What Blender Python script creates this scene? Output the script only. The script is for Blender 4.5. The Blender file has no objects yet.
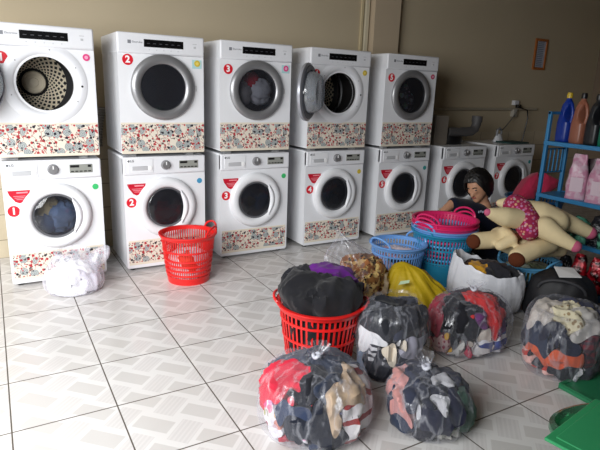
import bpy, bmesh, math, random
from mathutils import Vector, Matrix, noise
random.seed(7)
PI = math.pi
S = bpy.context.scene
COL = S.collection

# ------------------------------------------------------------------ camera
CAM = Vector((0.6318, -3.793, 1.3616))
CR = Vector((0.86667308, -0.49764853, 0.03498161))
CU = Vector((0.09612385, 0.23538691, 0.9671366))
CF = Vector((0.48952832, 0.83482869, -0.25183939))
FOC = 526.69
cd = bpy.data.cameras.new('camera'); cam = bpy.data.objects.new('camera', cd); COL.objects.link(cam)
m3 = Matrix((CR, CU, -CF)).transposed()
cam.matrix_world = Matrix.Translation(CAM) @ m3.to_4x4()
cd.sensor_width = 36.0; cd.lens = FOC / 600 * 36; cd.clip_start = 0.02; cd.clip_end = 60
S.camera = cam

# ------------------------------------------------------------------ world, light, exposure
w = bpy.data.worlds.new('World'); S.world = w; w.use_nodes = True
w.node_tree.nodes['Background'].inputs[0].default_value = (0.75, 0.85, 1.0, 1)
w.node_tree.nodes['Background'].inputs[1].default_value = 0.07
def area(name, loc, target, sx, sy, power, col, spread=3.14159):
    l = bpy.data.lights.new(name, 'AREA'); l.shape = 'RECTANGLE'; l.size = sx; l.size_y = sy; l.energy = power; l.color = col; l.spread = spread
    o = bpy.data.objects.new(name, l); COL.objects.link(o); o.location = loc
    o.rotation_euler = (Vector(target) - Vector(loc)).to_track_quat('-Z', 'Y').to_euler()
    return o
area('shopfront_daylight', (-1.22, -2.8, 1.8), (0.25, -0.9, 0.1), 3.0, 2.1, 146, (0.975, 0.99, 1.0), 2.2)
S.view_settings.view_transform = 'Standard'; S.view_settings.look = 'None'
S.view_settings.gamma = 1.0; S.view_settings.use_curve_mapping = False
S.view_settings.exposure = 0.0

# ------------------------------------------------------------------ geometry of the view (pixel -> place)
def ray(px, py): return CF + CR * ((px - 300) / FOC) - CU * ((py - 225) / FOC)
def at(px, py, depth): return CAM + ray(px, py) * depth
def onz(px, py, z=0.0):
    v = ray(px, py); return CAM + v * ((z - CAM.z) / v.z)

# ------------------------------------------------------------------ materials
def lin(c):
    o = []
    for v in c[:3]:
        v = v / 255.0
        o.append(v / 12.92 if v <= 0.04045 else ((v + 0.055) / 1.055) ** 2.4)
    return (o[0], o[1], o[2], 1.0)
class NT:
    def __init__(s, name):
        s.m = bpy.data.materials.new(name); s.m.use_nodes = True
        s.t = s.m.node_tree; s.n = s.t.nodes; s.b = s.n['Principled BSDF']; s.out = s.n['Material Output']
    def new(s, typ, **kw):
        x = s.n.new(typ)
        for k, v in kw.items(): setattr(x, k, v)
        return x
    def put(s, sock, v):
        if isinstance(v, bpy.types.NodeSocket): s.t.links.new(v, sock)
        elif v is not None: sock.default_value = v
    def math(s, op, a, b=None, c=None):
        x = s.new('ShaderNodeMath', operation=op); s.put(x.inputs[0], a); s.put(x.inputs[1], b); s.put(x.inputs[2], c)
        return x.outputs[0]
    def mix(s, f, a, b):
        x = s.new('ShaderNodeMix', data_type='RGBA'); s.put(x.inputs[0], f); s.put(x.inputs[6], a); s.put(x.inputs[7], b)
        return x.outputs[2]
    def obj(s): return s.new('ShaderNodeTexCoord').outputs['Object']
    def noise(s, scale, detail=3, vec=None, rough=0.5):
        x = s.new('ShaderNodeTexNoise'); x.inputs['Scale'].default_value = scale; x.inputs['Detail'].default_value = detail
        x.inputs['Roughness'].default_value = rough
        s.put(x.inputs['Vector'], vec if vec is not None else s.obj()); return x.outputs['Fac']
    def voro(s, scale, vec=None, dim='3D'):
        x = s.new('ShaderNodeTexVoronoi'); x.voronoi_dimensions = dim; x.inputs['Scale'].default_value = scale
        s.put(x.inputs['Vector'], vec if vec is not None else s.obj()); return x
    def sep(s, v):
        x = s.new('ShaderNodeSeparateXYZ'); s.put(x.inputs[0], v); return x.outputs
    def comb(s, a, b, c=0.0):
        x = s.new('ShaderNodeCombineXYZ'); s.put(x.inputs[0], a); s.put(x.inputs[1], b); s.put(x.inputs[2], c); return x.outputs[0]
    def bump(s, h, strength=0.3, dist=0.01):
        x = s.new('ShaderNodeBump'); x.inputs['Strength'].default_value = strength; x.inputs['Distance'].default_value = dist
        s.put(x.inputs['Height'], h); s.t.links.new(x.outputs[0], s.b.inputs['Normal']); return x.outputs[0]
    def ramp(s, f, a, b):
        x = s.new('ShaderNodeMapRange'); x.interpolation_type = 'SMOOTHSTEP'
        s.put(x.inputs[0], f); x.inputs[1].default_value = a; x.inputs[2].default_value = b; return x.outputs[0]
    def base(s, v): s.put(s.b.inputs['Base Color'], v)
    def set(s, rough=0.5, metal=0.0, spec=0.5):
        s.b.inputs['Roughness'].default_value = rough; s.b.inputs['Metallic'].default_value = metal
        s.b.inputs['Specular IOR Level'].default_value = spec; return s.m
CACHE = {}
def plain(name, c, rough=0.5, metal=0.0, spec=0.5, var=0.06, scale=9.0):
    k = ('p', name)
    if k in CACHE: return CACHE[k]
    t = NT(name); a = lin(c); f = t.noise(scale)
    lo = tuple(v * (1 - var) for v in a[:3]) + (1,); hi = tuple(min(1, v * (1 + var)) for v in a[:3]) + (1,)
    t.base(t.mix(f, lo, hi)); CACHE[k] = t.set(rough, metal, spec); return CACHE[k]
def cloth(c, kind='plain', c2=(240, 240, 240)):
    k = ('c', tuple(c), kind, tuple(c2))
    if k in CACHE: return CACHE[k]
    t = NT('cloth_' + kind); a = lin(c); b = lin(c2)
    f = t.noise(14, 4); base = t.mix(f, tuple(v * 0.8 for v in a[:3]) + (1,), tuple(min(1, v * 1.15) for v in a[:3]) + (1,))
    o = t.obj(); x, y, z = t.sep(o)
    wob = t.math('MULTIPLY', t.noise(9, 2), 0.06)
    if kind == 'stripe':
        q = t.math('FRACT', t.math('MULTIPLY', t.math('ADD', t.math('ADD', z, t.math('MULTIPLY', x, 0.35)), wob), 34.0))
        base = t.mix(t.math('GREATER_THAN', q, 0.55), base, b)
    elif kind == 'bar':
        q = t.math('FRACT', t.math('MULTIPLY', t.math('ADD', t.math('ADD', z, t.math('MULTIPLY', y, 0.4)), wob), 12.0))
        base = t.mix(t.math('GREATER_THAN', q, 0.72), base, b)
    elif kind == 'plaid':
        q = t.math('FRACT', t.math('MULTIPLY', t.math('ADD', z, wob), 26.0)); r = t.math('FRACT', t.math('MULTIPLY', t.math('ADD', t.math('ADD', x, y), wob), 22.0))
        base = t.mix(t.math('MULTIPLY', t.math('GREATER_THAN', q, 0.6), 0.8), base, b)
        base = t.mix(t.math('MULTIPLY', t.math('GREATER_THAN', r, 0.6), 0.7), base, lin((40, 30, 40)))
    elif kind == 'spots':
        v = t.voro(38); base = t.mix(t.ramp(v.outputs['Distance'], 0.38, 0.3), base, b)
    elif kind == 'leopard':
        n = t.noise(26, 3); base = t.mix(t.ramp(n, 0.5, 0.54), base, b)
        base = t.mix(t.ramp(t.noise(40, 2), 0.6, 0.66), base, lin((38, 20, 12)))
    elif kind == 'floral':
        v = t.voro(22); base = t.mix(t.ramp(v.outputs['Distance'], 0.5, 0.42), base, t.mix(0.6, v.outputs['Color'], b))
    t.base(base); t.bump(t.noise(55, 3), 0.35, 0.004)
    t.b.inputs['Sheen Weight'].default_value = 0.15
    CACHE[k] = t.set(0.92, 0, 0.2); return CACHE[k]
def film(name, body=0.05, streak=0.20, tint=(222, 225, 238), gloss=0.34):
    t = NT(name); t.n.remove(t.b)
    tr = t.new('ShaderNodeBsdfTransparent'); tr.inputs[0].default_value = (0.97, 0.97, 0.98, 1)
    df = t.new('ShaderNodeBsdfDiffuse'); df.inputs[0].default_value = lin(tint)
    gl = t.new('ShaderNodeBsdfGlossy'); gl.inputs[0].default_value = (1, 1, 1, 1); gl.inputs['Roughness'].default_value = 0.27
    o = t.obj(); x, y, z = t.sep(o)
    vec = t.comb(x, y, t.math('MULTIPLY', z, 0.35))
    n1 = t.noise(11, 3, vec, 0.5); n2 = t.noise(42, 3, vec, 0.6)
    bmp = t.new('ShaderNodeBump'); bmp.inputs['Strength'].default_value = 0.6; bmp.inputs['Distance'].default_value = 0.02
    t.put(bmp.inputs['Height'], t.math('ADD', n1, t.math('MULTIPLY', n2, 0.4)))
    t.t.links.new(bmp.outputs[0], gl.inputs['Normal'])
    m1 = t.new('ShaderNodeMixShader'); m1.inputs[0].default_value = gloss; t.t.links.new(df.outputs[0], m1.inputs[1]); t.t.links.new(gl.outputs[0], m1.inputs[2])
    ridge = t.math('ABSOLUTE', t.math('SUBTRACT', n1, 0.5))
    fac = t.math('ADD', body, t.math('MULTIPLY', t.ramp(ridge, 0.045, 0.0), streak))
    lw = t.new('ShaderNodeLayerWeight'); lw.inputs[0].default_value = 0.25
    fac = t.math('ADD', fac, t.math('MULTIPLY', lw.outputs['Facing'], 0.13))
    m2 = t.new('ShaderNodeMixShader'); t.put(m2.inputs[0], fac); t.t.links.new(tr.outputs[0], m2.inputs[1]); t.t.links.new(m1.outputs[0], m2.inputs[2])
    t.t.links.new(m2.outputs[0], t.out.inputs[0]); return t.m

# ------------------------------------------------------------------ mesh helpers
class MB:
    def __init__(s): s.v = []; s.f = []
    def add(s, vs, fs):
        k = len(s.v); s.v += [tuple(v) for v in vs]; s.f += [tuple(i + k for i in f) for f in fs]; return s
    def box(s, x0, x1, y0, y1, z0, z1):
        v = [(x, y, z) for x in (x0, x1) for y in (y0, y1) for z in (z0, z1)]
        return s.add(v, [(0, 1, 3, 2), (4, 6, 7, 5), (0, 4, 5, 1), (2, 3, 7, 6), (0, 2, 6, 4), (1, 5, 7, 3)])
    def grid(s, P, closed_u=False, closed_v=False):
        nu, nv = len(P), len(P[0]); fs = []
        for i in range(nu if closed_u else nu - 1):
            for j in range(nv if closed_v else nv - 1):
                a, b = i, (i + 1) % nu; c, d_ = j, (j + 1) % nv
                fs.append((a * nv + c, a * nv + d_, b * nv + d_, b * nv + c))
        return s.add([p for r in P for p in r], fs)
    def tube(s, pts, r, n=8, closed=False, cap=True):
        pts = [Vector(p) for p in pts]; N = len(pts); rs = r if isinstance(r, (list, tuple)) else [r] * N
        P = []; up = None
        for i, p in enumerate(pts):
            if closed: tg = pts[(i + 1) % N] - pts[i - 1]
            else: tg = pts[min(i + 1, N - 1)] - pts[max(i - 1, 0)]
            tg.normalize()
            if up is None: up = tg.orthogonal().normalized()
            up = (up - tg * up.dot(tg)); up = up.normalized() if up.length > 1e-6 else tg.orthogonal().normalized()
            bn = tg.cross(up)
            P.append([p + (up * math.cos(2 * PI * k / n) + bn * math.sin(2 * PI * k / n)) * rs[i] for k in range(n)])
        k0 = len(s.v); s.grid(P, closed_u=closed, closed_v=True)
        if cap and not closed: s.f.append(tuple(k0 + k for k in range(n))); s.f.append(tuple(k0 + (N - 1) * n + k for k in reversed(range(n))))
        return s
    def lathe(s, prof, n=48, c=(0, 0, 0), ax=1.0, ay=1.0, axis='z', cap0=False, cap1=False):
        P = []
        for r, h in prof:
            row = []
            for k in range(n):
                a = 2 * PI * k / n; x, y = r * math.cos(a) * ax, r * math.sin(a) * ay
                row.append((c[0] + x, c[1] + y, c[2] + h) if axis == 'z' else (c[0] + x, c[1] + h, c[2] + y))
            P.append(row)
        k0 = len(s.v); s.grid(P, closed_v=True)
        if cap0: s.f.append(tuple(k0 + k for k in range(n)))
        if cap1: s.f.append(tuple(k0 + (len(prof) - 1) * n + k for k in range(n)))
        return s
    def ball(s, c, rx, ry=None, rz=None, n=16, rot=None):
        ry = ry or rx; rz = rz or rx; P = []
        for i in range(n // 2 + 1):
            th = PI * i / (n // 2); row = []
            for k in range(n):
                a = 2 * PI * k / n
                q = Vector((rx * max(math.sin(th), 1e-4) * math.cos(a), ry * max(math.sin(th), 1e-4) * math.sin(a), rz * math.cos(th)))
                if rot: q = rot @ q
                row.append(Vector(c) + q)
            P.append(row)
        return s.grid(P, closed_v=True)
    def plate_hole(s, x0, x1, z0, z1, cx, cz, R, y, n=48):
        an = sorted([2 * PI * k / n for k in range(n)] + [math.atan2(z - cz, x - cx) % (2 * PI) for x in (x0, x1) for z in (z0, z1)])
        P = []
        for a in an:
            dx, dz = math.cos(a), math.sin(a); ts = []
            if abs(dx) > 1e-9: ts.append(((x1 if dx > 0 else x0) - cx) / dx)
            if abs(dz) > 1e-9: ts.append(((z1 if dz > 0 else z0) - cz) / dz)
            tt = min(ts); P.append([(cx + R * dx, y, cz + R * dz), (cx + tt * dx, y, cz + tt * dz)])
        return s.grid(P, closed_u=True)
    def build(s, name, m, parent=None, smooth=True, bevel=0.0, loc=None, seg=2):
        me = bpy.data.meshes.new(name); me.from_pydata(s.v, [], s.f)
        bm = bmesh.new(); bm.from_mesh(me); bmesh.ops.remove_doubles(bm, verts=bm.verts, dist=1e-5)
        bmesh.ops.recalc_face_normals(bm, faces=bm.faces); bm.to_mesh(me); bm.free()
        me.materials.append(m)
        o = bpy.data.objects.new(name, me); COL.objects.link(o)
        if parent: o.parent = parent
        if loc is not None: o.location = loc
        if smooth:
            me.shade_smooth()
            try: me.set_sharp_from_angle(angle=math.radians(38))
            except Exception: pass
        if bevel:
            b = o.modifiers.new('bevel', 'BEVEL'); b.width = bevel; b.segments = seg; b.limit_method = 'ANGLE'; b.angle_limit = math.radians(40)
        return o
def tag(o, label, cat, group=None):
    o['label'] = label; o['category'] = cat
    if group: o['group'] = group
    return o
def thing(name, label, cat, loc=(0, 0, 0), rz=0.0, group=None):
    o = bpy.data.objects.new(name, None); COL.objects.link(o); o.location = loc; o.rotation_euler = (0, 0, rz); o.empty_display_size = 0.1
    return tag(o, label, cat, group)
def struct(o): o['kind'] = 'structure'; return o
def text_mb(txt, size, x, z, y, bold=0.0, align='CENTER'):
    cu = bpy.data.curves.new('txt', 'FONT'); cu.body = txt; cu.size = size; cu.align_x = align; cu.align_y = 'CENTER'; cu.offset = bold; cu.extrude = 0.0004; cu.resolution_u = 3
    o = bpy.data.objects.new('txt', cu); COL.objects.link(o); dg = bpy.context.evaluated_depsgraph_get()
    me = bpy.data.meshes.new_from_object(o.evaluated_get(dg)); mb = MB()
    mb.add([(x + v.co.x, y - v.co.z, z + v.co.y) for v in me.vertices], [tuple(p.vertices) for p in me.polygons])
    bpy.data.objects.remove(o); bpy.data.curves.remove(cu); bpy.data.meshes.remove(me); return mb
def chains_mesh(name, chains, m, parent=None, voxel=0.012, smooth=6, extra=None):
    """one continuous skin over tapering chains [(point, radius), ...]"""
    mb = MB()
    for ch in chains:
        for (p, r), (q, t) in zip(ch[:-1], ch[1:]):
            p, q = Vector(p), Vector(q); n = max(2, int((p - q).length / (0.35 * min(r, t))) + 1)
            for i in range(n + 1): mb.ball(p.lerp(q, i / n), r + (t - r) * i / n, n=12)
        if len(ch) == 1: mb.ball(ch[0][0], ch[0][1], n=16)
    for e in (extra or []): mb.ball(*e[0], **e[1])
    o = mb.build(name, m, parent)
    r = o.modifiers.new('skin', 'REMESH'); r.mode = 'VOXEL'; r.voxel_size = voxel
    k = o.modifiers.new('smooth', 'SMOOTH'); k.factor = 0.5; k.iterations = smooth
    bpy.context.view_layer.update(); dg = bpy.context.evaluated_depsgraph_get()
    me = bpy.data.meshes.new_from_object(o.evaluated_get(dg)); o.modifiers.clear(); old = o.data; o.data = me; me.name = name
    bpy.data.meshes.remove(old); me.materials.clear(); me.materials.append(m); me.shade_smooth()
    return o

# ------------------------------------------------------------------ shared materials
WHITE = plain('white_enamel', (232, 233, 236), 0.28, 0, 0.5, 0.02)
PANELW = plain('white_plastic', (228, 229, 233), 0.38, 0, 0.5, 0.02)
SILVER = plain('silver_plastic', (150, 150, 152), 0.35, 0.55, 0.5, 0.04)
CHROME = plain('brushed_steel', (190, 190, 192), 0.22, 1.0, 0.5, 0.04)
GREY = plain('grey_plastic', (140, 141, 145), 0.5)
DARK = plain('black_plastic', (18, 18, 20), 0.35)
DRUM = plain('drum_steel', (70, 70, 74), 0.38, 0.8)
RUBBER = plain('grey_gasket', (92, 93, 97), 0.6)
DISPLAY = plain('black_display', (14, 14, 16), 0.2)
LCD = plain('grey_display', (150, 152, 145), 0.3)
RED = plain('red_sticker', (214, 24, 44), 0.4, var=0.03)
WTXT = plain('white_print', (245, 245, 245), 0.5, var=0.01)
GTXT = plain('grey_print', (95, 97, 102), 0.5)
def glass_mat():
    t = NT('dark_door_glass'); t.n.remove(t.b)
    tr = t.new('ShaderNodeBsdfTransparent'); tr.inputs[0].default_value = (0.62, 0.64, 0.70, 1)
    gl = t.new('ShaderNodeBsdfGlossy'); gl.inputs['Roughness'].default_value = 0.06
    lw = t.new('ShaderNodeFresnel'); lw.inputs[0].default_value = 1.5
    mx = t.new('ShaderNodeMixShader'); t.put(mx.inputs[0], t.math('ADD', t.math('MULTIPLY', lw.outputs[0], 0.8), 0.02))
    df = t.new('ShaderNodeBsdfDiffuse'); df.inputs[0].default_value = lin((120, 122, 134)); m0 = t.new('ShaderNodeMixShader'); m0.inputs[0].default_value = 0.075  # grey diffuse share stands in for reflections the dark room does not give
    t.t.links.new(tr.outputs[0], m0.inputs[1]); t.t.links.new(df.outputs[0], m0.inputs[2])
    t.t.links.new(m0.outputs[0], mx.inputs[1]); t.t.links.new(gl.outputs[0], mx.inputs[2]); t.t.links.new(mx.outputs[0], t.out.inputs[0]); return t.m
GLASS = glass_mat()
def bowl_mat():
    t = NT('clear_plastic_bowl'); t.n.remove(t.b)
    tr = t.new('ShaderNodeBsdfTransparent'); tr.inputs[0].default_value = (0.8, 0.83, 0.86, 1)
    df = t.new('ShaderNodeBsdfDiffuse'); df.inputs[0].default_value = lin((190, 196, 202))
    gl = t.new('ShaderNodeBsdfGlossy'); gl.inputs['Roughness'].default_value = 0.1
    m1 = t.new('ShaderNodeMixShader'); m1.inputs[0].default_value = 0.35; t.t.links.new(df.outputs[0], m1.inputs[1]); t.t.links.new(gl.outputs[0], m1.inputs[2])
    mx = t.new('ShaderNodeMixShader'); mx.inputs[0].default_value = 0.5
    t.t.links.new(tr.outputs[0], mx.inputs[1]); t.t.links.new(m1.outputs[0], mx.inputs[2]); t.t.links.new(mx.outputs[0], t.out.inputs[0]); return t.m
BOWL = bowl_mat()
def decal_mat():
    t = NT('floral_print_band'); o = t.obj(); x, y, z = t.sep(o); v = t.comb(x, z, 0.0)
    c = lin((226, 217, 202))
    # vines
    n = t.noise(17, 2, v); c = t.mix(t.ramp(t.math('ABSOLUTE', t.math('SUBTRACT', n, 0.5)), 0.014, 0.006), c, lin((96, 78, 74)))
    n = t.noise(12, 2, t.comb(t.math('ADD', x, 3.3), z, 0.0)); c = t.mix(t.ramp(t.math('ABSOLUTE', t.math('SUBTRACT', n, 0.5)), 0.012, 0.005), c, lin((176, 60, 66)))
    # big grey leaves and flowers
    a = t.voro(15, v, '2D'); d = a.outputs['Distance']; rc = t.sep(a.outputs['Color'])
    msk = t.math('MULTIPLY', t.ramp(d, 0.40, 0.36), t.math('GREATER_THAN', rc[0], 0.42))
    petal = t.math('GREATER_THAN', t.math('FRACT', t.math('MULTIPLY', d, 7.0)), 0.68)
    c = t.mix(msk, c, t.mix(petal, lin((140, 149, 150)), lin((198, 200, 196))))
    # small red, black berries and birds
    b = t.voro(27, t.comb(t.math('ADD', x, 1.7), t.math('ADD', z, 0.4), 0.0), '2D'); rb = t.sep(b.outputs['Color'])
    msk = t.math('MULTIPLY', t.ramp(b.outputs['Distance'], 0.26, 0.21), t.math('GREATER_THAN', rb[0], 0.45))
    kind = t.mix(t.math('GREATER_THAN', rb[1], 0.45), lin((34, 30, 42)), lin((170, 36, 46)))
    c = t.mix(msk, c, kind)
    e = t.voro(46, t.comb(t.math('ADD', x, 5.1), t.math('ADD', z, 2.2), 0.0), '2D'); re = t.sep(e.outputs['Color'])
    msk = t.math('MULTIPLY', t.ramp(e.outputs['Distance'], 0.27, 0.22), t.math('GREATER_THAN', re[0], 0.55))
    c = t.mix(msk, c, t.mix(t.math('GREATER_THAN', re[2], 0.5), lin((184, 52, 60)), lin((60, 50, 56))))
    # plain cream hem along the lower edge
    t.base(c); return t.set(0.45, 0, 0.4)
DECAL = decal_mat()
CREAM = plain('cream_vinyl', (228, 219, 201), 0.45, var=0.02)
def lint_mat():
    t = NT('perforated_drum_back'); o = t.obj(); x, y, z = t.sep(o)
    r = t.math('SQRT', t.math('ADD', t.math('MULTIPLY', x, x), t.math('MULTIPLY', z, z)))
    th = t.math('DIVIDE', t.math('ARCTAN2', z, x), 2 * PI)
    lr = t.math('MULTIPLY', t.math('LOGARITHM', r, 2.718), 4.6)
    p = t.math('ADD', t.math('MULTIPLY', th, 26.0), lr); q = t.math('SUBTRACT', t.math('MULTIPLY', th, 26.0), lr)
    fp = t.math('ABSOLUTE', t.math('SUBTRACT', t.math('FRACT', p), 0.5)); fq = t.math('ABSOLUTE', t.math('SUBTRACT', t.math('FRACT', q), 0.5))
    hole = t.math('MULTIPLY', t.math('LESS_THAN', fp, 0.30), t.math('LESS_THAN', fq, 0.30))
    rim = t.math('GREATER_THAN', r, 0.205)
    c = t.mix(hole, lin((236, 224, 198)), lin((36, 33, 32))); c = t.mix(rim, c, lin((44, 43, 44))); c = t.mix(t.math('LESS_THAN', r, 0.092), c, lin((30, 28, 28)))
    t.base(c); return t.set(0.5, 0.0, 0.4)
LINT = lint_mat()

# ------------------------------------------------------------------ room
def floor_mat():
    t = NT('printed_ceramic_floor_tile'); o = t.obj(); x, y, z = t.sep(o)
    u = t.math('DIVIDE', t.math('SUBTRACT', x, 0.5852), 0.4035); v = t.math('DIVIDE', t.math('SUBTRACT', -0.4808, y), 0.3985)
    fu = t.math('FRACT', t.math('ADD', u, 40.0)); fv = t.math('FRACT', t.math('ADD', v, 40.0))
    eu = t.math('MINIMUM', fu, t.math('SUBTRACT', 1.0, fu)); ev = t.math('MINIMUM', fv, t.math('SUBTRACT', 1.0, fv))
    def rects(ou, ov, hl, hw, sgn):
        cu = t.math('SUBTRACT', t.math('FRACT', t.math('ADD', t.math('MULTIPLY', t.math('SUBTRACT', u, ou), 2.0), 40.5)), 0.5)
        cv = t.math('SUBTRACT', t.math('FRACT', t.math('ADD', t.math('MULTIPLY', t.math('SUBTRACT', v, ov), 2.0), 40.5)), 0.5)
        a = t.math('MULTIPLY', t.math('ADD', cu, t.math('MULTIPLY', cv, sgn)), 0.35355)
        b = t.math('MULTIPLY', t.math('SUBTRACT', cu, t.math('MULTIPLY', cv, sgn)), 0.35355)
        return t.math('MULTIPLY', t.ramp(t.math('ABSOLUTE', a), hl + 0.006, hl - 0.006), t.ramp(t.math('ABSOLUTE', b), hw + 0.006, hw - 0.006)), b
    d1, _ = rects(0.26, 0.5, 0.195, 0.098, 1.0); d2, b2 = rects(0.01, 0.25, 0.175, 0.115, -1.0)
    st = t.ramp(t.math('ABSOLUTE', t.math('SUBTRACT', t.math('FRACT', t.math('ADD', t.math('MULTIPLY', b2, 21.0), 20.0)), 0.5)), 0.2, 0.35)
    base = lin((222, 220, 218)); c = t.mix(d2, base, t.mix(st, lin((209, 206, 204)), lin((215, 212, 210))))
    c = t.mix(d1, c, lin((204, 201, 198)))
    c = t.mix(t.math('MULTIPLY', t.ramp(t.noise(2.2, 4, o), 0.45, 0.75), 0.18), c, lin((188, 178, 168)))
    gr = t.math('MAXIMUM', t.ramp(ev, 0.0095, 0.006), t.ramp(eu, 0.0085, 0.006))
    c = t.mix(gr, c, lin((88, 80, 72)))
    t.base(c); t.put(t.b.inputs['Roughness'], t.math('ADD', 0.2, t.math('MULTIPLY', gr, 0.6)))
    t.bump(t.math('SUBTRACT', 1.0, gr), 0.25, 0.002)
    t.b.inputs['Specular IOR Level'].default_value = 0.5; return t.m
def wall_mat():
    t = NT('beige_wall_paint_over_tile'); o = t.obj(); x, y, z = t.sep(o)
    pa = t.mix(t.noise(1.6, 4, o), lin((192, 177, 149)), lin((201, 187, 160)))
    hx = t.math('ADD', x, y)
    fx = t.math('FRACT', t.math('ADD', t.math('DIVIDE', hx, 0.25), 20.0)); fz = t.math('FRACT', t.math('ADD', t.math('DIVIDE', z, 0.2), 0.3))
    e = t.math('MAXIMUM', t.math('LESS_THAN', fx, 0.02), t.math('LESS_THAN', fz, 0.025))
    ti = t.mix(e, t.mix(t.noise(7, 4, o), lin((188, 174, 148)), lin((210, 198, 174))), lin((120, 106, 88)))
    tile = t.math('LESS_THAN', z, 0.92)
    t.base(t.mix(tile, pa, ti)); t.put(t.b.inputs['Roughness'], t.math('SUBTRACT', 0.85, t.math('MULTIPLY', tile, 0.5)))
    t.bump(t.noise(60, 3, o), 0.05, 0.003); t.b.inputs['Specular IOR Level'].default_value = 0.35; return t.m
WALL = wall_mat(); PAINT = plain('beige_paint', (200, 183, 156), 0.85, var=0.03, scale=2)
PAINT2 = plain('brown_paint', (140, 122, 104), 0.85, var=0.03, scale=2)
YB = 0.72
struct(MB().box(-1.8, 8.1, -6.7, 0.92, -0.12, 0.0).build('floor', floor_mat(), smooth=False))
struct(MB().box(-1.8, 8.1, YB, YB + 0.2, 0.0, 3.2).build('wall_back', WALL, smooth=False))
struct(MB().box(7.9, 8.1, -6.7, YB, 0.0, 3.2).build('wall_right', PAINT2, smooth=False))
lw = MB().box(-1.5, -1.3, -0.6, YB, 0, 3.2).box(-1.5, -1.3, -6.7, -4.5, 0, 3.2).box(-1.5, -1.3, -4.5, -0.6, 2.95, 3.2)
struct(lw.build('wall_left', PAINT, smooth=False))
fw = MB().box(-1.3, -0.2, -6.7, -6.5, 0, 3.2).box(2.7, 7.9, -6.7, -6.5, 0, 3.2).box(-0.2, 2.7, -6.7, -6.5, 2.65, 3.2)
struct(fw.build('wall_front', PAINT2, smooth=False))
struct(MB().box(-1.8, 8.1, -6.7, 0.92, 3.2, 3.3).build('ceiling', plain('ceiling_paint', (120, 112, 100), 0.9, var=0.02), smooth=False))
struct(MB().box(3.99, 4.31, YB - 0.09, YB, 0, 3.2).build('trim_1', plain('pilaster_paint', (196, 178, 152), 0.85, var=0.03, scale=2), smooth=False))
con = thing('cable_trunking', 'two pale vertical cable conduits running up the wall left of the pilaster', 'cable conduit', (3.94, YB, 1.0))
MB().box(-0.015, 0.03, -0.03, 0, 0, 2.2).build('conduit', plain('cream_conduit', (214, 204, 178), 0.6), con, bevel=0.004)
MB().box(-0.062, -0.032, -0.02, 0, 0, 2.2).build('conduit', plain('yellowed_conduit', (206, 190, 152), 0.6), con, bevel=0.004)

# ------------------------------------------------------------------ machines
def disc(mb, cx, cz, r, y, n=28, th=0.0015):
    return mb.lathe([(r, y), (r, y - th), (0.0001, y - th)], n, (cx, 0, cz), axis='y')
DOTC = {'green': (60, 190, 110), 'blue': (70, 150, 190), 'yellow': (214, 190, 60), 'teal': (60, 160, 160), 'pink': (222, 60, 130), 'red': (196, 40, 80)}
def number_sticker(root, x, z, txt):
    s = disc(MB(), x, z, 0.036, 0.0, 32).build('number_sticker', RED, root)
    text_mb(txt, 0.062, x, z, -0.0022, bold=0.0022).build('numeral', WTXT, s, smooth=False)
def band(root, z0, z1, x0=-0.296, x1=0.296):
    b = MB().box(x0, x1, -0.0022, 0.0, z0 + 0.018, z1 - 0.012).build('floral_band', DECAL, root, smooth=False)
    MB().box(x0, x1, -0.0018, 0.0, z0, z0 + 0.018).box(x0, x1, -0.0018, 0.0, z1 - 0.012, z1).build('band_border', CREAM, b, smooth=False)
def cabinet(h, hz, R, depth, z0=0.0):
    mb = MB(); X = 0.3
    mb.plate_hole(-X, X, z0, h, 0, hz, R, 0.0)
    mb.add([(-X, 0, z0), (-X, depth, z0), (-X, depth, h), (-X, 0, h)], [(0, 1, 2, 3)])
    mb.add([(X, 0, z0), (X, depth, z0), (X, depth, h), (X, 0, h)], [(0, 1, 2, 3)])
    mb.add([(-X, 0, h), (X, 0, h), (X, depth, h), (-X, depth, h)], [(0, 1, 2, 3)])
    mb.add([(-X, 0, z0), (X, 0, z0), (X, depth, z0), (-X, depth, z0)], [(0, 1, 2, 3)])
    mb.add([(-X, depth, z0), (X, depth, z0), (X, depth, h), (-X, depth, h)], [(0, 1, 2, 3)])
    return mb
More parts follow.
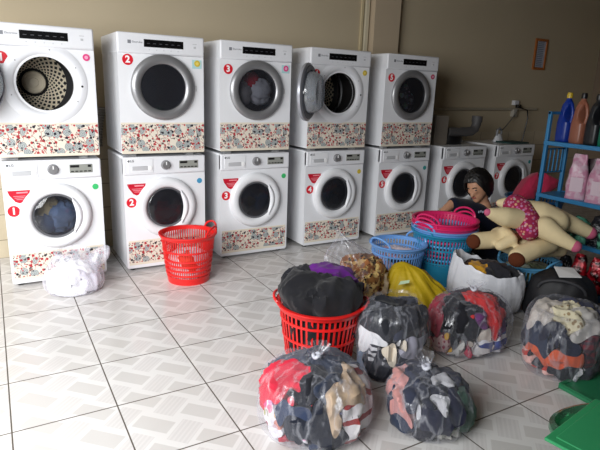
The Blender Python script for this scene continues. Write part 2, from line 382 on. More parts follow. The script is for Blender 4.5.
def washer(x, num, label, dot):
    root = thing('washing_machine', label, 'washing machine', (x + 0.3, 0, 0), 0, 'front loading washing machines along the wall')
    H = 0.85; cz = 0.475
    cabinet(0.85, cz, 0.15, 0.54, 0.025).build('cabinet', WHITE, root, bevel=0.012, seg=3)
    for sx in (-0.25, 0.25):
        for sy in (0.06, 0.48): MB().lathe([(0.02, 0), (0.024, 0.01), (0.018, 0.03)], 12, (sx, sy, 0), cap0=True).build('foot', DARK, root)
    cp = MB().box(-0.3, 0.3, -0.014, 0.03, 0.722, 0.85).build('control_panel', PANELW, root, bevel=0.01, seg=3)
    dr = MB().box(-0.27, -0.09, -0.017, 0.0, 0.737, 0.835).build('detergent_drawer', WHITE, cp, bevel=0.003)
    MB().box(-0.24, -0.13, -0.021, -0.01, 0.755, 0.785).build('drawer_grip', plain('grip_grey', (186, 187, 190), 0.5), cp, bevel=0.004)
    MB().lathe([(0.016, -0.014), (0.016, -0.022), (0.0001, -0.023)], 16, (-0.115, 0, 0.77), axis='y').build('indicator', WTXT, cp)
    MB().lathe([(0.035, -0.012), (0.034, -0.02), (0.027, -0.03), (0.027, -0.036), (0.0001, -0.037)], 28, (0.0, 0, 0.787), axis='y').build('dial', SILVER, cp)
    MB().box(-0.003, 0.003, -0.04, -0.036, 0.79, 0.812).build('dial_mark', WTXT, cp)
    ds = MB().box(0.1, 0.245, -0.0165, -0.012, 0.757, 0.815).build('display', LCD, cp, bevel=0.002)
    mb = MB().box(0.105, 0.16, -0.019, -0.0165, 0.795, 0.81).box(0.215, 0.235, -0.019, -0.0165, 0.795, 0.81)
    for k in range(5): mb.box(0.108 + k * 0.027, 0.126 + k * 0.027, -0.019, -0.0165, 0.765, 0.772)
    mb.build('display_segment', DARK, cp, smooth=False)
    lg = MB().lathe([(0.008, -0.0175), (0.0001, -0.0185)], 16, (-0.262, 0, 0.822), axis='y')
    lg2 = text_mb('LG', 0.022, -0.238, 0.822, -0.0182, 0.0004); lg.add(lg2.v, lg2.f); lg.build('logo', GTXT, cp, smooth=False)
    # door
    d = MB().lathe([(0.222, 0.0), (0.221, -0.018), (0.21, -0.034), (0.19, -0.042), (0.165, -0.040), (0.152, -0.030), (0.147, -0.012), (0.147, 0.01)], 56, (0, 0, cz), axis='y').build('door', WHITE, root)
    MB().lathe([(0.15, -0.026), (0.135, -0.021), (0.134, 0.01)], 48, (0, 0, cz), axis='y').build('door_seal', RUBBER, d)
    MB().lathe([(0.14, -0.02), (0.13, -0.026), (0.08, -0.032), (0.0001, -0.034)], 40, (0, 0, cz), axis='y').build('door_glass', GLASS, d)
    # crescent handle on the right of the window
    P = []
    for i in range(17):
        a = math.radians(-52 + 104 * i / 16); wd = 0.042 * (1 - ((i - 8) / 8.0) ** 2) ** 0.5 + 0.002
        ro = 0.158; row = []
        for k in range(7):
            s = k / 6.0; rr = ro - wd * s; row.append((rr * math.cos(a) + 0.004, -0.039 - 0.014 * math.sin(PI * s) , cz + rr * math.sin(a)))
        P.append(row)
    MB().grid(P).build('door_handle', PANELW, d)
    MB().lathe([(0.15, 0.0), (0.148, 0.08), (0.225, 0.09), (0.235, 0.14), (0.235, 0.40), (0.0001, 0.41)], 40, (0, 0, cz), axis='y').build('drum', DRUM, root)
    band(root, 0.05, 0.236, -0.285, 0.285)
    number_sticker(root, -0.25, 0.522, num)
    lb = MB().add([(x_, -y_, z_) for y_ in (0.0015,) for x_, z_ in ((-0.276, 0.657), (-0.145, 0.657), (-0.152, 0.63), (-0.185, 0.585), (-0.21, 0.572), (-0.235, 0.583), (-0.268, 0.63))], [tuple(range(7))]).build('warranty_label', plain('crimson_label', (198, 16, 44), 0.4, var=0.04), root, smooth=False)
    mb = MB().box(-0.225, -0.16, -0.0026, -0.0015, 0.638, 0.647)
    for k, (a, b) in enumerate(((-0.245, -0.175), (-0.238, -0.182), (-0.228, -0.192))): mb.box(a, b, -0.0024, -0.0015, 0.618 - k * 0.011, 0.622 - k * 0.011)
    mb.build('label_print', plain('pale_print', (236, 150, 160), 0.5), lb, smooth=False)
    if dot: disc(MB(), 0.258, 0.655, 0.02, 0.0).build('dot_sticker', plain('dot_' + dot, DOTC[dot], 0.4), root)
    return root
def lathe_door(opened):
    """dryer door in hinge space: hinge at x=0, centre at x=0.225"""
    c = (0.225, 0, 0)
    ring = MB().lathe([(0.222, 0.0), (0.222, -0.016), (0.212, -0.028), (0.19, -0.034), (0.168, -0.03), (0.158, -0.02), (0.156, 0.006), (0.2, 0.012), (0.222, 0.0)], 56, c, axis='y')
    pane = MB().lathe([(0.158, -0.018), (0.12, -0.024), (0.0001, -0.027)], 40, c, axis='y')
    bowl = MB().lathe([(0.163, 0.008), (0.158, 0.03), (0.146, 0.075), (0.126, 0.098), (0.08, 0.104), (0.0001, 0.105)], 44, c, axis='y')
    return ring, pane, bowl
def dryer(x, num, label, dot, square=None, opened=None, texture='dark'):
    root = thing('tumble_dryer', label, 'tumble dryer', (x + 0.3, 0, 0.858), 0, 'tumble dryers stacked on the washing machines')
    H = 0.82; cz = 0.472
    cabinet(0.82, cz, 0.165, 0.54, 0.014).build('cabinet', WHITE, root, bevel=0.01, seg=3)
    for sx in (-0.22, 0.2):
        for sy in (0.06, 0.46): MB().box(sx - 0.025, sx + 0.025, sy - 0.025, sy + 0.025, -0.008, 0.016).build('foot', plain('foot_grey', (150, 150, 150), 0.6), root)
    cp = MB().box(-0.302, 0.302, -0.016, 0.545, 0.69, 0.823).build('control_panel', PANELW, root, bevel=0.012, seg=3)
    MB().box(-0.125, 0.148, -0.0185, -0.014, 0.735, 0.785).build('display', DISPLAY, cp, bevel=0.002)
    mb = MB()
    for k in range(6): mb.box(-0.105 + k * 0.042, -0.085 + k * 0.042, -0.0192, -0.0185, 0.757, 0.761)
    mb.build('display_print', plain('dim_print', (70, 70, 74), 0.5), cp, smooth=False)
    lg = MB().box(-0.232, -0.21, -0.0168, -0.0155, 0.752, 0.774); lt = text_mb('Electrolux', 0.017, -0.203, 0.763, -0.0163, 0.0002, 'LEFT'); lg.add(lt.v, lt.f)
    lg.build('logo', plain('logo_grey', (128, 130, 136), 0.5), cp, smooth=False)
    MB().box(0.215, 0.245, -0.0165, -0.0155, 0.772, 0.776).box(0.222, 0.238, -0.018, -0.0155, 0.745, 0.758).build('power_button', plain('button_grey', (186, 187, 190), 0.4), cp)
    mb = MB()
    for k in range(5): mb.lathe([(0.004, -0.0155), (0.004, -0.0175), (0.0001, -0.018)], 10, (-0.09 + k * 0.05, 0, 0.718), axis='y')
    mb.build('control_button', plain('button_white', (205, 206, 210), 0.4), cp)
    # drum
    MB().lathe([(0.165, 0.0), (0.165, 0.035), (0.262, 0.05), (0.262, 0.34)], 48, (0, 0, cz), axis='y').build('drum', plain('dryer_drum', (62, 60, 60), 0.45, 0.6), root)
    bk = MB().lathe([(0.262, 0.0), (0.09, -0.008), (0.066, -0.018), (0.02, -0.02), (0.0001, -0.026)], 48, (0, 0, 0), axis='y').build('drum_back', LINT if opened else DRUM, root, loc=(-0.045 if opened else 0, 0.33, cz + 0.005))
    if opened:
        MB().lathe([(0.075, -0.02), (0.07, -0.032), (0.056, -0.034), (0.054, -0.028), (0.03, -0.028), (0.028, -0.036), (0.0001, -0.038)], 32, (0, 0, 0), axis='y').build('hub', plain('hub_beige', (226, 214, 190), 0.5), bk)
        MB().lathe([(0.25, -0.002), (0.225, -0.012), (0.195, -0.012), (0.182, -0.004), (0.168, 0.012), (0.166, 0.04)], 56, (0, 0, cz), axis='y').build('door_frame', PANELW, root)
        mb = MB()
        for a in (30, 80, 140, 200, 330): disc(mb, 0.21 * math.cos(math.radians(a)), cz + 0.21 * math.sin(math.radians(a)), 0.004, -0.012, 8)
        mb.build('screw', GREY, root)
        disc(MB(), 0.215, cz - 0.01, 0.007, -0.012, 10).build('latch_hole', DARK, root)
    ring, pane, bowl = lathe_door(opened)
    ringm = plain('pale_silver_ring', (176, 178, 186), 0.3, 0.3) if opened else SILVER
    hinge = ring.build('door', ringm if opened else SILVER, root, loc=(-0.225, -0.004, cz))
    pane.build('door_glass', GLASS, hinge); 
    if opened: bowl.build('door_bowl', BOWL, hinge)
    if opened:
        hinge.rotation_euler = (0, 0, -math.radians(opened))
        MB().lathe([(0.205, 0.012), (0.2, 0.018), (0.17, 0.018), (0.163, 0.01)], 48, (0.225, 0, 0), axis='y').build('inner_rim', plain('inner_rim_dark', (74, 76, 84), 0.4), hinge)
        MB().lathe([(0.012, 0.016), (0.01, 0.024), (0.0001, 0.026)], 14, (0.408, 0, 0), axis='y').build('latch', WTXT, hinge)
    MB().box(0.238, 0.244, -0.004, 0.0, cz - 0.02, cz + 0.02).build('door_catch', plain('catch_grey', (190, 190, 192), 0.5), root)
    band(root, 0.014, 0.23, -0.297, 0.297)
    number_sticker(root, -0.233, 0.62 if num != '2' else 0.648, num)
    if square: MB().box(0.215, 0.285, -0.0012, 0.0, 0.61, 0.67).build('square_sticker', plain('pale_square_' + square, (176, 214, 216), 0.5), root, smooth=False)
    ds = disc(MB(), 0.252, 0.645, 0.022, -0.0012).build('dot_sticker', plain('dot_' + dot, DOTC[dot], 0.4), root)
    disc(MB(), 0.252, 0.645, 0.011, -0.0028).build('sticker_emblem', plain('emblem_pale', (236, 170, 196), 0.4) if dot != 'yellow' else plain('emblem_gold', (236, 214, 110), 0.4), ds)
    return root
WX = [0.654, 1.400, 2.124, 2.891, 3.673, 4.460, 5.230]
DC = ['green', 'blue', 'green', 'yellow', 'teal', None, 'teal']
WL = ['white washing machine with red number 1, leftmost in the row', 'white washing machine with red number 2, behind the red basket',
      'white washing machine with red number 3, stacked under a dryer', 'white washing machine with red number 4, between washers 3 and 5',
      'white washing machine with red number 5, behind the light blue basket', 'white washing machine behind the crouching woman, without a dryer on top',
      'white washing machine farthest right in the row, beside the blue rack']
for i in range(7): washer(WX[i], str(i + 1), WL[i], DC[i])
dryer(WX[0], '1', 'white tumble dryer with its door open, at the far left above washer 1', 'pink', opened=140)
dryer(WX[1], '2', 'white tumble dryer with red number 2 and a silver door, above washer 2', 'yellow', 'blue')
dryer(WX[2], '3', 'white tumble dryer with red number 3 and white laundry in its window', 'pink', 'teal')
dryer(WX[3], '4', 'white tumble dryer with its round door swung open, above washer 4', 'yellow', opened=138)
dryer(WX[4], '5', 'white tumble dryer with red number 5, rightmost of the dryers', 'red')

# ------------------------------------------------------------------ cloth heaps and bags
def smooth_prof(ctrl, n):
    ts = [0.0]
    for a, b in zip(ctrl[:-1], ctrl[1:]): ts.append(ts[-1] + math.hypot(a[0] - b[0], a[1] - b[1]))
    out = []
    for i in range(n + 1):
        t = ts[-1] * i / n; k = 0
        while k < len(ts) - 2 and ts[k + 1] < t: k += 1
        u = (t - ts[k]) / max(ts[k + 1] - ts[k], 1e-9)
        p0 = ctrl[max(k - 1, 0)]; p1 = ctrl[k]; p2 = ctrl[k + 1]; p3 = ctrl[min(k + 2, len(ctrl) - 1)]
        q = []
        for c in (0, 1):
            q.append(0.5 * (2 * p1[c] + (p2[c] - p0[c]) * u + (2 * p0[c] - 5 * p1[c] + 4 * p2[c] - p3[c]) * u * u + (3 * p1[c] - p0[c] - 3 * p2[c] + p3[c]) * u ** 3))
        out.append((max(q[0], 0.0005), q[1]))
    return out
def fr(p): return noise.noise(p)
def camframe(c):
    f = Vector((CAM.x - c[0], CAM.y - c[1], 0)).normalized(); return f, Vector((-f.y, f.x, 0)) * -1 if False else Vector((-f.y, f.x, 0))
def heap(center, rx, ry, prof, seeds, where, group, amp=0.02, fold=7.0, nphi=120, nt=64, lean=(0, 0), seed=0, rot=0.0, shrink=1.0):
    """clothes packed together; every garment is its own solid lump. seeds: (right -1..1, height 0..1, colour, kind, colour2, word) facing the camera"""
    c = Vector(center); f, rt = camframe(c); pr = smooth_prof(prof, nt); zs = [p[1] for p in pr]; z0, z1 = min(zs), max(zs)
    def rad_at(z):
        return max((r for r, h in pr if abs(h - z) < (z1 - z0) * 0.05), default=max(r for r, _ in pr) * 0.5)
    off = Vector((seed * 3.7, seed * 1.9, seed * 5.3))
    ca, sa = math.cos(rot), math.sin(rot)
    def P(i, k):
        r, h = pr[i]; a = 2 * PI * k / nphi; x, y = r * rx * math.cos(a), r * ry * math.sin(a)
        u = (h - z0) / (z1 - z0)
        return Vector((x * ca - y * sa + lean[0] * u * u, x * sa + y * ca + lean[1] * u * u, h))
    SP = []; SPJ = []
    for s in seeds:
        back = len(s) > 6 and s[6]
        z = z0 + s[1] * (z1 - z0); R = rad_at(z); sx = max(-0.98, min(0.98, s[0])); cc = math.sqrt(1 - sx * sx) * (-1 if back else 1)
        d = rt * sx + f * cc; b0 = Vector((d.x * R * rx, d.y * R * ry, z)); SP.append((b0, len(SPJ)))
        SPJ.append(0); rg = random.Random(seed * 100 + len(SPJ)); side = Vector((-d.y, d.x, 0)); Lr = max(rx, ry) * R * 0.45
        for _ in range(3):
            th = rg.uniform(0, 2 * PI); SP.append((b0 + side * Lr * math.cos(th) + Vector((0, 0, Lr * 0.8 * math.sin(th))), len(SPJ) - 1))
    V = [[P(i, k) for k in range(nphi)] for i in range(nt + 1)]
    W = [[None] * nphi for _ in range(nt + 1)]; A = [[0] * nphi for _ in range(nt + 1)]
    for i in range(nt + 1):
        for k in range(nphi):
            p = V[i][k]; q = p + off
            wv = Vector((fr(q * 7), fr(q * 7 + Vector((7, 1, 3))), fr(q * 7 + Vector((2, 9, 4))))) * 0.085 + Vector((fr(q * 19), fr(q * 19 + Vector((7, 1, 3))), fr(q * 19 + Vector((1, 5, 8))))) * 0.035
            best = {}
            for i_, (sp, j) in enumerate(SP):
                dd = (p + wv - sp).length + (0.014 if i_ % 4 else 0) - (0.5 * seeds[j][7] if len(seeds[j]) > 7 else 0)
                if dd < best.get(j, 9): best[j] = dd
            ds = sorted((v, j) for j, v in best.items()); A[i][k] = ds[0][1]
            gap = (ds[1][0] - ds[0][0]) if len(ds) > 1 else 1.0
            e = min(1.0, gap / 0.035); e = e * e * (3 - 2 * e)
            j = ds[0][1]; g = q + Vector((j * 2.3, j * 1.1, j * 0.7))
            st = Vector((g.x * 1.6, g.y * 1.0, g.z * 0.7)) if j % 2 else Vector((g.x * 0.7, g.y * 1.5, g.z * 1.7))
            rd = 1 - 2.6 * abs(fr(st * fold)); fn = 1 - 2.4 * abs(fr(st * fold * 2.1 + Vector((4, 4, 4))))
            ax = Vector((lean[0] * 0.3, lean[1] * 0.3, z0 + (z1 - z0) * 0.35)); n = (p - ax)
            n = n.normalized() if n.length > 1e-5 else Vector((0, 0, 1))
            q2 = p + n * (amp * (rd - 0.5) + amp * 0.6 * fn - amp * 0.75 * (1 - e))
            if q2.z < 0.004: q2.z = 0.004
            W[i][k] = q2
    ax = Vector((0, 0, z0 + (z1 - z0) * 0.35))
    objs = []
    for j, s in enumerate(seeds):
        idx = {}; mb = MB(); top = []; faces = []
        for i in range(nt):
            for k in range(nphi):
                k2 = (k + 1) % nphi; cr = [(i, k), (i, k2), (i + 1, k2), (i + 1, k)]
                votes = [A[a][b] for a, b in cr]
                if max(set(votes), key=lambda t: (votes.count(t), -t)) == j: faces.append(cr)
        if not faces: continue
        edges = {}
        for cr in faces:
            for v in cr:
                if v not in idx: idx[v] = len(top); top.append(W[v[0]][v[1]].copy())
            for a, b in zip(cr, cr[1:] + cr[:1]): edges[(a, b)] = edges.get((a, b), 0) + 1
        bd = [(a, b) for (a, b) in edges if (b, a) not in edges]
        nb = {}
        for a, b in bd: nb.setdefault(a, set()).add(b); nb.setdefault(b, set()).add(a)
        for _ in range(5):
            new = {v: sum((top[idx[q]] for q in ns), Vector()) / len(ns) for v, ns in nb.items() if len(ns) == 2}
            for v, p in new.items(): top[idx[v]] = top[idx[v]].lerp(p, 0.6)
        nT = len(top); inner = [ax + (p - ax) * 0.62 for p in top]
        fs = [tuple(idx[v] for v in cr) for cr in faces] + [tuple(nT + idx[v] for v in reversed(cr)) for cr in faces]
        fs += [(idx[b], idx[a], nT + idx[a], nT + idx[b]) for a, b in bd]
        mb.add(top + inner, fs)
        o = mb.build('garment', cloth(s[2], s[3], s[4] or (240, 240, 240)), loc=c)
        o.data.shade_smooth()
        tag(o, f'{s[5]} {where}', 'clothing', group); objs.append(o)
    return objs
def bag_film(name, label, cat, center, rx, ry, prof, m, lean=(0, 0), seed=0, amp=0.012, tie=None, nphi=128, nt=80, rot=0.0, neck=True, grp=None, spike=None):
    c = Vector(center); pr = smooth_prof(prof, nt); z0 = min(h for _, h in pr); z1 = max(h for _, h in pr); off = Vector((seed * 4.1, seed, seed * 2.3))
    root = thing(name, label, cat, c, 0, grp); ca, sa = math.cos(rot), math.sin(rot); P = []
    for i in range(nt + 1):
        r, h = pr[i]; u = (h - z0) / (z1 - z0); row = []
        for k in range(nphi):
            a = 2 * PI * k / nphi; cx, cy = math.cos(a), math.sin(a)
            pl = fr(Vector((cx * 5, cy * 5, u * 1.2)) + off) * (0.4 + u) + 0.6 * fr(Vector((cx * 11, cy * 11, u * 2)) + off) * (0.3 + u)
            lump = fr(Vector((cx * 1.8, cy * 1.8, h * 6)) + off)
            g = 1 + (pl * 0.13 * min(1, u * 1.5) if neck else pl * 0.04)
            rr = r * g + amp * lump * (1 if r > 0.2 else 0) / max(rx, 0.01)
            x, y = rr * rx * cx, rr * ry * cy
            p = Vector((x * ca - y * sa + lean[0] * u * u, x * sa + y * ca + lean[1] * u * u, max(0.002, h + (amp * 0.6 * fr(Vector((cx * 3, cy * 3, u * 5)) - off) if h > 0.02 else 0))))
            row.append(p)
        P.append(row)
    MB().grid(P, closed_v=True).build('bag_skin', m, root)
    if tie:
        i = min(range(len(pr)), key=lambda j: abs(pr[j][1] - tie[0]) + (0 if pr[j][0] < 0.3 else 9)); u = (pr[i][1] - z0) / (z1 - z0)
        q = Vector((lean[0] * u * u, lean[1] * u * u, pr[i][1]))
        MB().tube([q + Vector((math.cos(a) * 0.014, math.sin(a) * 0.014, 0.004 * math.sin(3 * a))) for a in [2 * PI * k / 20 for k in range(20)]], 0.008, 8, closed=True).build('tie_knot', plain('twisted_plastic', (196, 198, 208), 0.35), root)
    return root
FILM = film('clear_plastic_film'); FILMW = film('milky_plastic_film', 0.26, 0.22, (240, 238, 248), 0.12)
def knotted(H, R0=0.62, tail=0.09):
    return [(0.001, 0.003), (0.72, 0.003), (0.95, 0.035), (1.0, H * 0.28), (0.99, H * 0.52), (0.88, H * 0.76), (0.58, H * 0.93), (0.17, H * 1.0), (0.08, H + 0.012), (0.1, H + 0.022), (0.18, H + 0.022 + tail * 0.6), (0.24, H + 0.022 + tail)]
def inner(H): return [(0.001, 0.008), (0.68, 0.008), (0.90, 0.04), (0.955, H * 0.28), (0.945, H * 0.52), (0.83, H * 0.76), (0.50, H * 0.91), (0.001, H * 0.95)]

# big bag in the foreground
c = onz(312, 455); f_, r_ = camframe(c); c = c - f_ * 0.2; BIG = (c.x, c.y, 0)
K = [(-0.62, 0.72, (205, 44, 66), 'plain', None, 'crumpled crimson red garment at upper left', False, 0.02), (-0.12, 0.86, (28, 29, 36), 'plain', None, 'charcoal garment right under the knot'),
     (0.52, 0.66, (190, 166, 140), 'plain', None, 'beige garment at upper right', False, 0.015), (0.1, 0.55, (52, 52, 92), 'plain', None, 'deep blue garment in the middle'),
     (-0.4, 0.42, (48, 58, 82), 'plain', None, 'slate blue garment below the red one'), (-0.72, 0.3, (222, 218, 224), 'floral', (200, 60, 90), 'white garment with red and dark marks at lower left', False, 0.04),
     (0.1, 0.28, (28, 32, 44), 'plain', None, 'dark navy garment at the lower centre', False, 0.04), (0.72, 0.3, (218, 214, 216), 'bar', (150, 60, 60), 'white garment with dark folds at lower right', False, 0.02),
     (0.45, 0.45, (40, 48, 66), 'plain', None, 'blue grey jeans beneath the beige garment'), (-0.3, 0.06, (170, 46, 62), 'plain', None, 'dull red garment at the bottom'),
     (0.0, 0.5, (70, 74, 90), 'plain', None, 'grey blue garment on the far side', True)]
heap(BIG, 0.235, 0.235, inner(0.305), K, 'in the largest clear bag, foremost', 'clothes in the foremost clear bag', seed=1, amp=0.02)
bag_film('plastic_bag', 'largest clear knotted plastic bag of laundry, foremost on the tiles', 'plastic bag', BIG, 0.235, 0.235, knotted(0.305, tail=0.03), FILM, seed=1, tie=(0.315,), grp='clear bags of laundry')
# bag with dark clothes to its right
c = onz(426, 447); f_, r_ = camframe(c); c = c - f_ * 0.165; BB = (c.x, c.y, 0)
K = [(-0.45, 0.78, (50, 54, 70), 'plain', None, 'grey blue garment at upper left'), (-0.55, 0.62, (196, 140, 136), 'plain', None, 'small salmon pink garment at left'), (0.35, 0.72, (186, 186, 190), 'plain', None, 'pale grey garment under the knot'),
     (0.55, 0.42, (28, 30, 50), 'plain', None, 'navy garment at right', False, 0.03), (-0.1, 0.45, (32, 35, 48), 'plain', None, 'dark slate garment in the middle', False, 0.03), (-0.7, 0.25, (44, 52, 70), 'plain', None, 'faded blue garment at lower left'),
     (0.1, 0.14, (26, 26, 36), 'plain', None, 'blackish garment at the bottom'), (0.4, 0.1, (168, 166, 160), 'plain', None, 'light grey garment at lower right'), (0.92, 0.4, (60, 92, 78), 'plain', None, 'dull green garment at the right edge'), (0.0, 0.5, (50, 52, 66), 'plain', None, 'dark garment on the far side', True)]
heap(BB, 0.185, 0.175, inner(0.25), K, 'in the low clear bag right of the largest', 'clothes in the low clear bag', seed=2, amp=0.02, lean=(-0.03, 0.03))
bag_film('plastic_bag', 'low clear bag of dark clothes standing right of the largest bag', 'plastic bag', BB, 0.185, 0.175, knotted(0.25, tail=0.045), FILM, seed=2, lean=(-0.035, 0.035), tie=(0.26,), grp='clear bags of laundry')
# bag A, black and white clothes
c = onz(388, 388); f_, r_ = camframe(c); c = c - f_ * 0.17; BA = (c.x, c.y, 0)
K = [(-0.5, 0.85, (36, 38, 44), 'plain', None, 'black garment at upper left', False, 0.03), (-0.35, 0.62, (226, 226, 228), 'plain', None, 'white garment across the middle', False, 0.03), (-0.25, 0.42, (214, 214, 218), 'stripe', (50, 50, 58), 'white and black striped garment'),
     (0.3, 0.36, (222, 210, 190), 'plain', None, 'cream garment'), (0.25, 0.72, (48, 52, 68), 'plain', None, 'grey blue garment at the top'), (0.6, 0.82, (30, 30, 36), 'plain', None, 'black garment at upper right'),
     (0.72, 0.5, (168, 166, 180), 'plain', None, 'lilac grey garment at right'), (-0.2, 0.14, (26, 29, 40), 'plain', None, 'dark navy garment at the bottom', False, 0.03), (-0.85, 0.2, (130, 146, 168), 'plain', None, 'pale blue garment at lower left'), (0.6, 0.15, (60, 62, 72), 'plain', None, 'dark grey garment at lower right'), (0, 0.5, (60, 62, 72), 'plain', None, 'charcoal garment on the far side', True)]
heap(BA, 0.185, 0.165, [(0.001, 0.008), (0.6, 0.008), (0.88, 0.04), (0.95, 0.13), (0.94, 0.23), (0.86, 0.315), (0.6, 0.355), (0.001, 0.37)], K, 'in the tall clear bag beside the tall red basket', 'clothes in the tall clear bag', seed=3, amp=0.02)
bag_film('plastic_bag', 'tall clear bag of black and white clothes beside the tall red basket', 'plastic bag', BA, 0.185, 0.17, [(0.001, 0.003), (0.65, 0.003), (0.93, 0.03), (1.0, 0.13), (0.99, 0.24), (0.9, 0.325), (0.7, 0.37), (0.56, 0.38), (0.6, 0.395)], FILM, seed=3, neck=False, grp='clear bags of laundry')
# bag C, red and white clothes
c = onz(462, 362); f_, r_ = camframe(c); c = c - f_ * 0.2; BC = (c.x, c.y, 0)
K = [(-0.75, 0.6, (176, 66, 84), 'plain', None, 'rose red garment at left'), (-0.35, 0.68, (34, 34, 40), 'plain', None, 'black garment at upper left', False, 0.02), (-0.2, 0.52, (232, 178, 60), 'plain', None, 'small orange yellow garment in the middle'),
     (0.15, 0.7, (30, 30, 36), 'plain', None, 'black garment under the knot', False, 0.03), (0.45, 0.72, (104, 58, 108), 'plain', None, 'purple garment at upper right'), (0.72, 0.72, (206, 40, 40), 'plain', None, 'bright red garment at the right'),
     (0.5, 0.48, (206, 196, 186), 'plain', None, 'cream garment at right'), (0.55, 0.27, (64, 78, 140), 'bar', (220, 220, 226), 'blue and white banded garment'), (0.0, 0.3, (206, 204, 200), 'plain', None, 'white garment at the front'),
     (-0.4, 0.28, (206, 170, 166), 'spots', (150, 60, 80), 'pale garment with red dots at lower left'), (0.3, 0.1, (210, 206, 206), 'plain', None, 'off white garment at the bottom'), (0.2, 0.32, (186, 70, 90), 'plain', None, 'small pinkish red garment'), (0, 0.5, (60, 50, 60), 'plain', None, 'dark plum garment on the far side', True)]
heap(BC, 0.25, 0.19, inner(0.32), K, 'in the clear bag before the white bag', 'clothes in the clear bag before the white bag', seed=4, amp=0.02)
bag_film('plastic_bag', 'clear bag of red and white clothes in front of the white bag', 'plastic bag', BC, 0.25, 0.195, knotted(0.325, tail=0.025), FILM, seed=4, tie=(0.335,), grp='clear bags of laundry', lean=(0.03, 0.0))
# bag with the orange cloth
c = onz(555, 385); f_, r_ = camframe(c); c = c - f_ * 0.19; BO = (c.x, c.y, 0)
K = [(-0.5, 0.95, (206, 198, 190), 'plain', None, 'pale grey garment on top at left'), (0.25, 0.97, (214, 206, 178), 'spots', (150, 130, 100), 'cream patterned garment on top'), (0.5, 0.9, (200, 196, 192), 'plain', None, 'light garment folded at upper right'),
     (-0.15, 0.82, (36, 38, 56), 'plain', None, 'navy garment peeking at the top'), (-0.62, 0.62, (48, 56, 76), 'plain', None, 'slate blue garment at left'), (0.3, 0.62, (34, 38, 56), 'plain', None, 'dark blue garment at the upper middle'),
     (-0.15, 0.42, (216, 96, 58), 'plain', None, 'bright orange garment', False, 0.045), (-0.6, 0.28, (40, 38, 46), 'plain', None, 'black garment at lower left'), (0.55, 0.4, (128, 50, 60), 'plaid', (70, 60, 70), 'dark red checked garment'),
     (0.1, 0.22, (36, 38, 44), 'plain', None, 'black garment under the orange one'), (0.35, 0.12, (206, 204, 208), 'spots', (150, 150, 160), 'white speckled garment at the bottom'), (-0.55, 0.1, (226, 180, 172), 'bar', (200, 70, 60), 'white and pink garment at lower left'), (0.8, 0.2, (50, 50, 58), 'plain', None, 'charcoal garment at lower right'), (0, 0.5, (60, 62, 80), 'plain', None, 'dusky blue garment on the far side', True)]
heap(BO, 0.21, 0.185, [(0.001, 0.008), (0.62, 0.008), (0.88, 0.04), (0.95, 0.13), (0.94, 0.24), (0.8, 0.31), (0.45, 0.35), (0.001, 0.36)], K, 'in the open clear bag at right', 'clothes in the open clear bag at right', seed=5, amp=0.02)
bag_film('plastic_bag', 'open clear bag with an orange cloth inside, rightmost on the floor', 'plastic bag', BO, 0.212, 0.19, [(0.001, 0.003), (0.66, 0.003), (0.93, 0.03), (1.0, 0.13), (1.02, 0.24), (0.93, 0.31), (0.8, 0.345), (0.72, 0.335)], FILM, seed=5, neck=False, grp='clear bags of laundry')
# small white bag in front of washer 1
c = onz(76, 299); f_, r_ = camframe(c); c = c - f_ * 0.15; BW = (c.x, c.y, 0)
K = [(-0.4, 0.6, (244, 242, 248), 'plain', None, 'white garment at left'), (0.4, 0.55, (236, 232, 246), 'plain', None, 'lilac white garment at right'), (0.0, 0.2, (240, 240, 246), 'plain', None, 'white garment at the bottom'), (0.0, 0.9, (246, 244, 250), 'plain', None, 'white garment on top'), (0, 0.4, (240, 238, 246), 'plain', None, 'white garment on the far side', True)]
heap(BW, 0.175, 0.14, [(0.001, 0.008), (0.7, 0.008), (0.9, 0.04), (0.95, 0.09), (0.8, 0.15), (0.45, 0.19), (0.001, 0.2)], K, 'in the milky bag before washer 1', 'white laundry in the milky bag', seed=6, amp=0.014)
wb = bag_film('plastic_bag', 'milky white bag of white laundry in front of washer 1', 'plastic bag', BW, 0.185, 0.15, [(0.001, 0.003), (0.7, 0.003), (0.95, 0.03), (1.0, 0.09), (0.9, 0.16), (0.7, 0.22), (0.55, 0.26), (0.6, 0.285)], FILMW, seed=6, neck=False)
rr = Vector(camframe(BW)[1])
P = []
for i in range(15):
    row = []; u = i / 14
    for k in range(20):
        a = 2 * PI * k / 20; rad = 0.055 * math.sin(PI * min(1, u * 0.92 + 0.08)) ** 0.6 + 0.02
        p = rr * (0.07 + 0.16 * u) + Vector((0, 0, 0.16 + 0.10 * u)) + Vector((rr.y, -rr.x, 0)) * rad * 0.7 * math.cos(a) + Vector((0, 0, 1)) * rad * math.sin(a)
        row.append(p + Vector((fr(p * 20), fr(p * 20 + Vector((3, 1, 2))), fr(p * 20 + Vector((5, 5, 1))))) * 0.012)
    P.append(row)
MB().grid(P, closed_v=True).build('bag_ear', FILMW, wb)

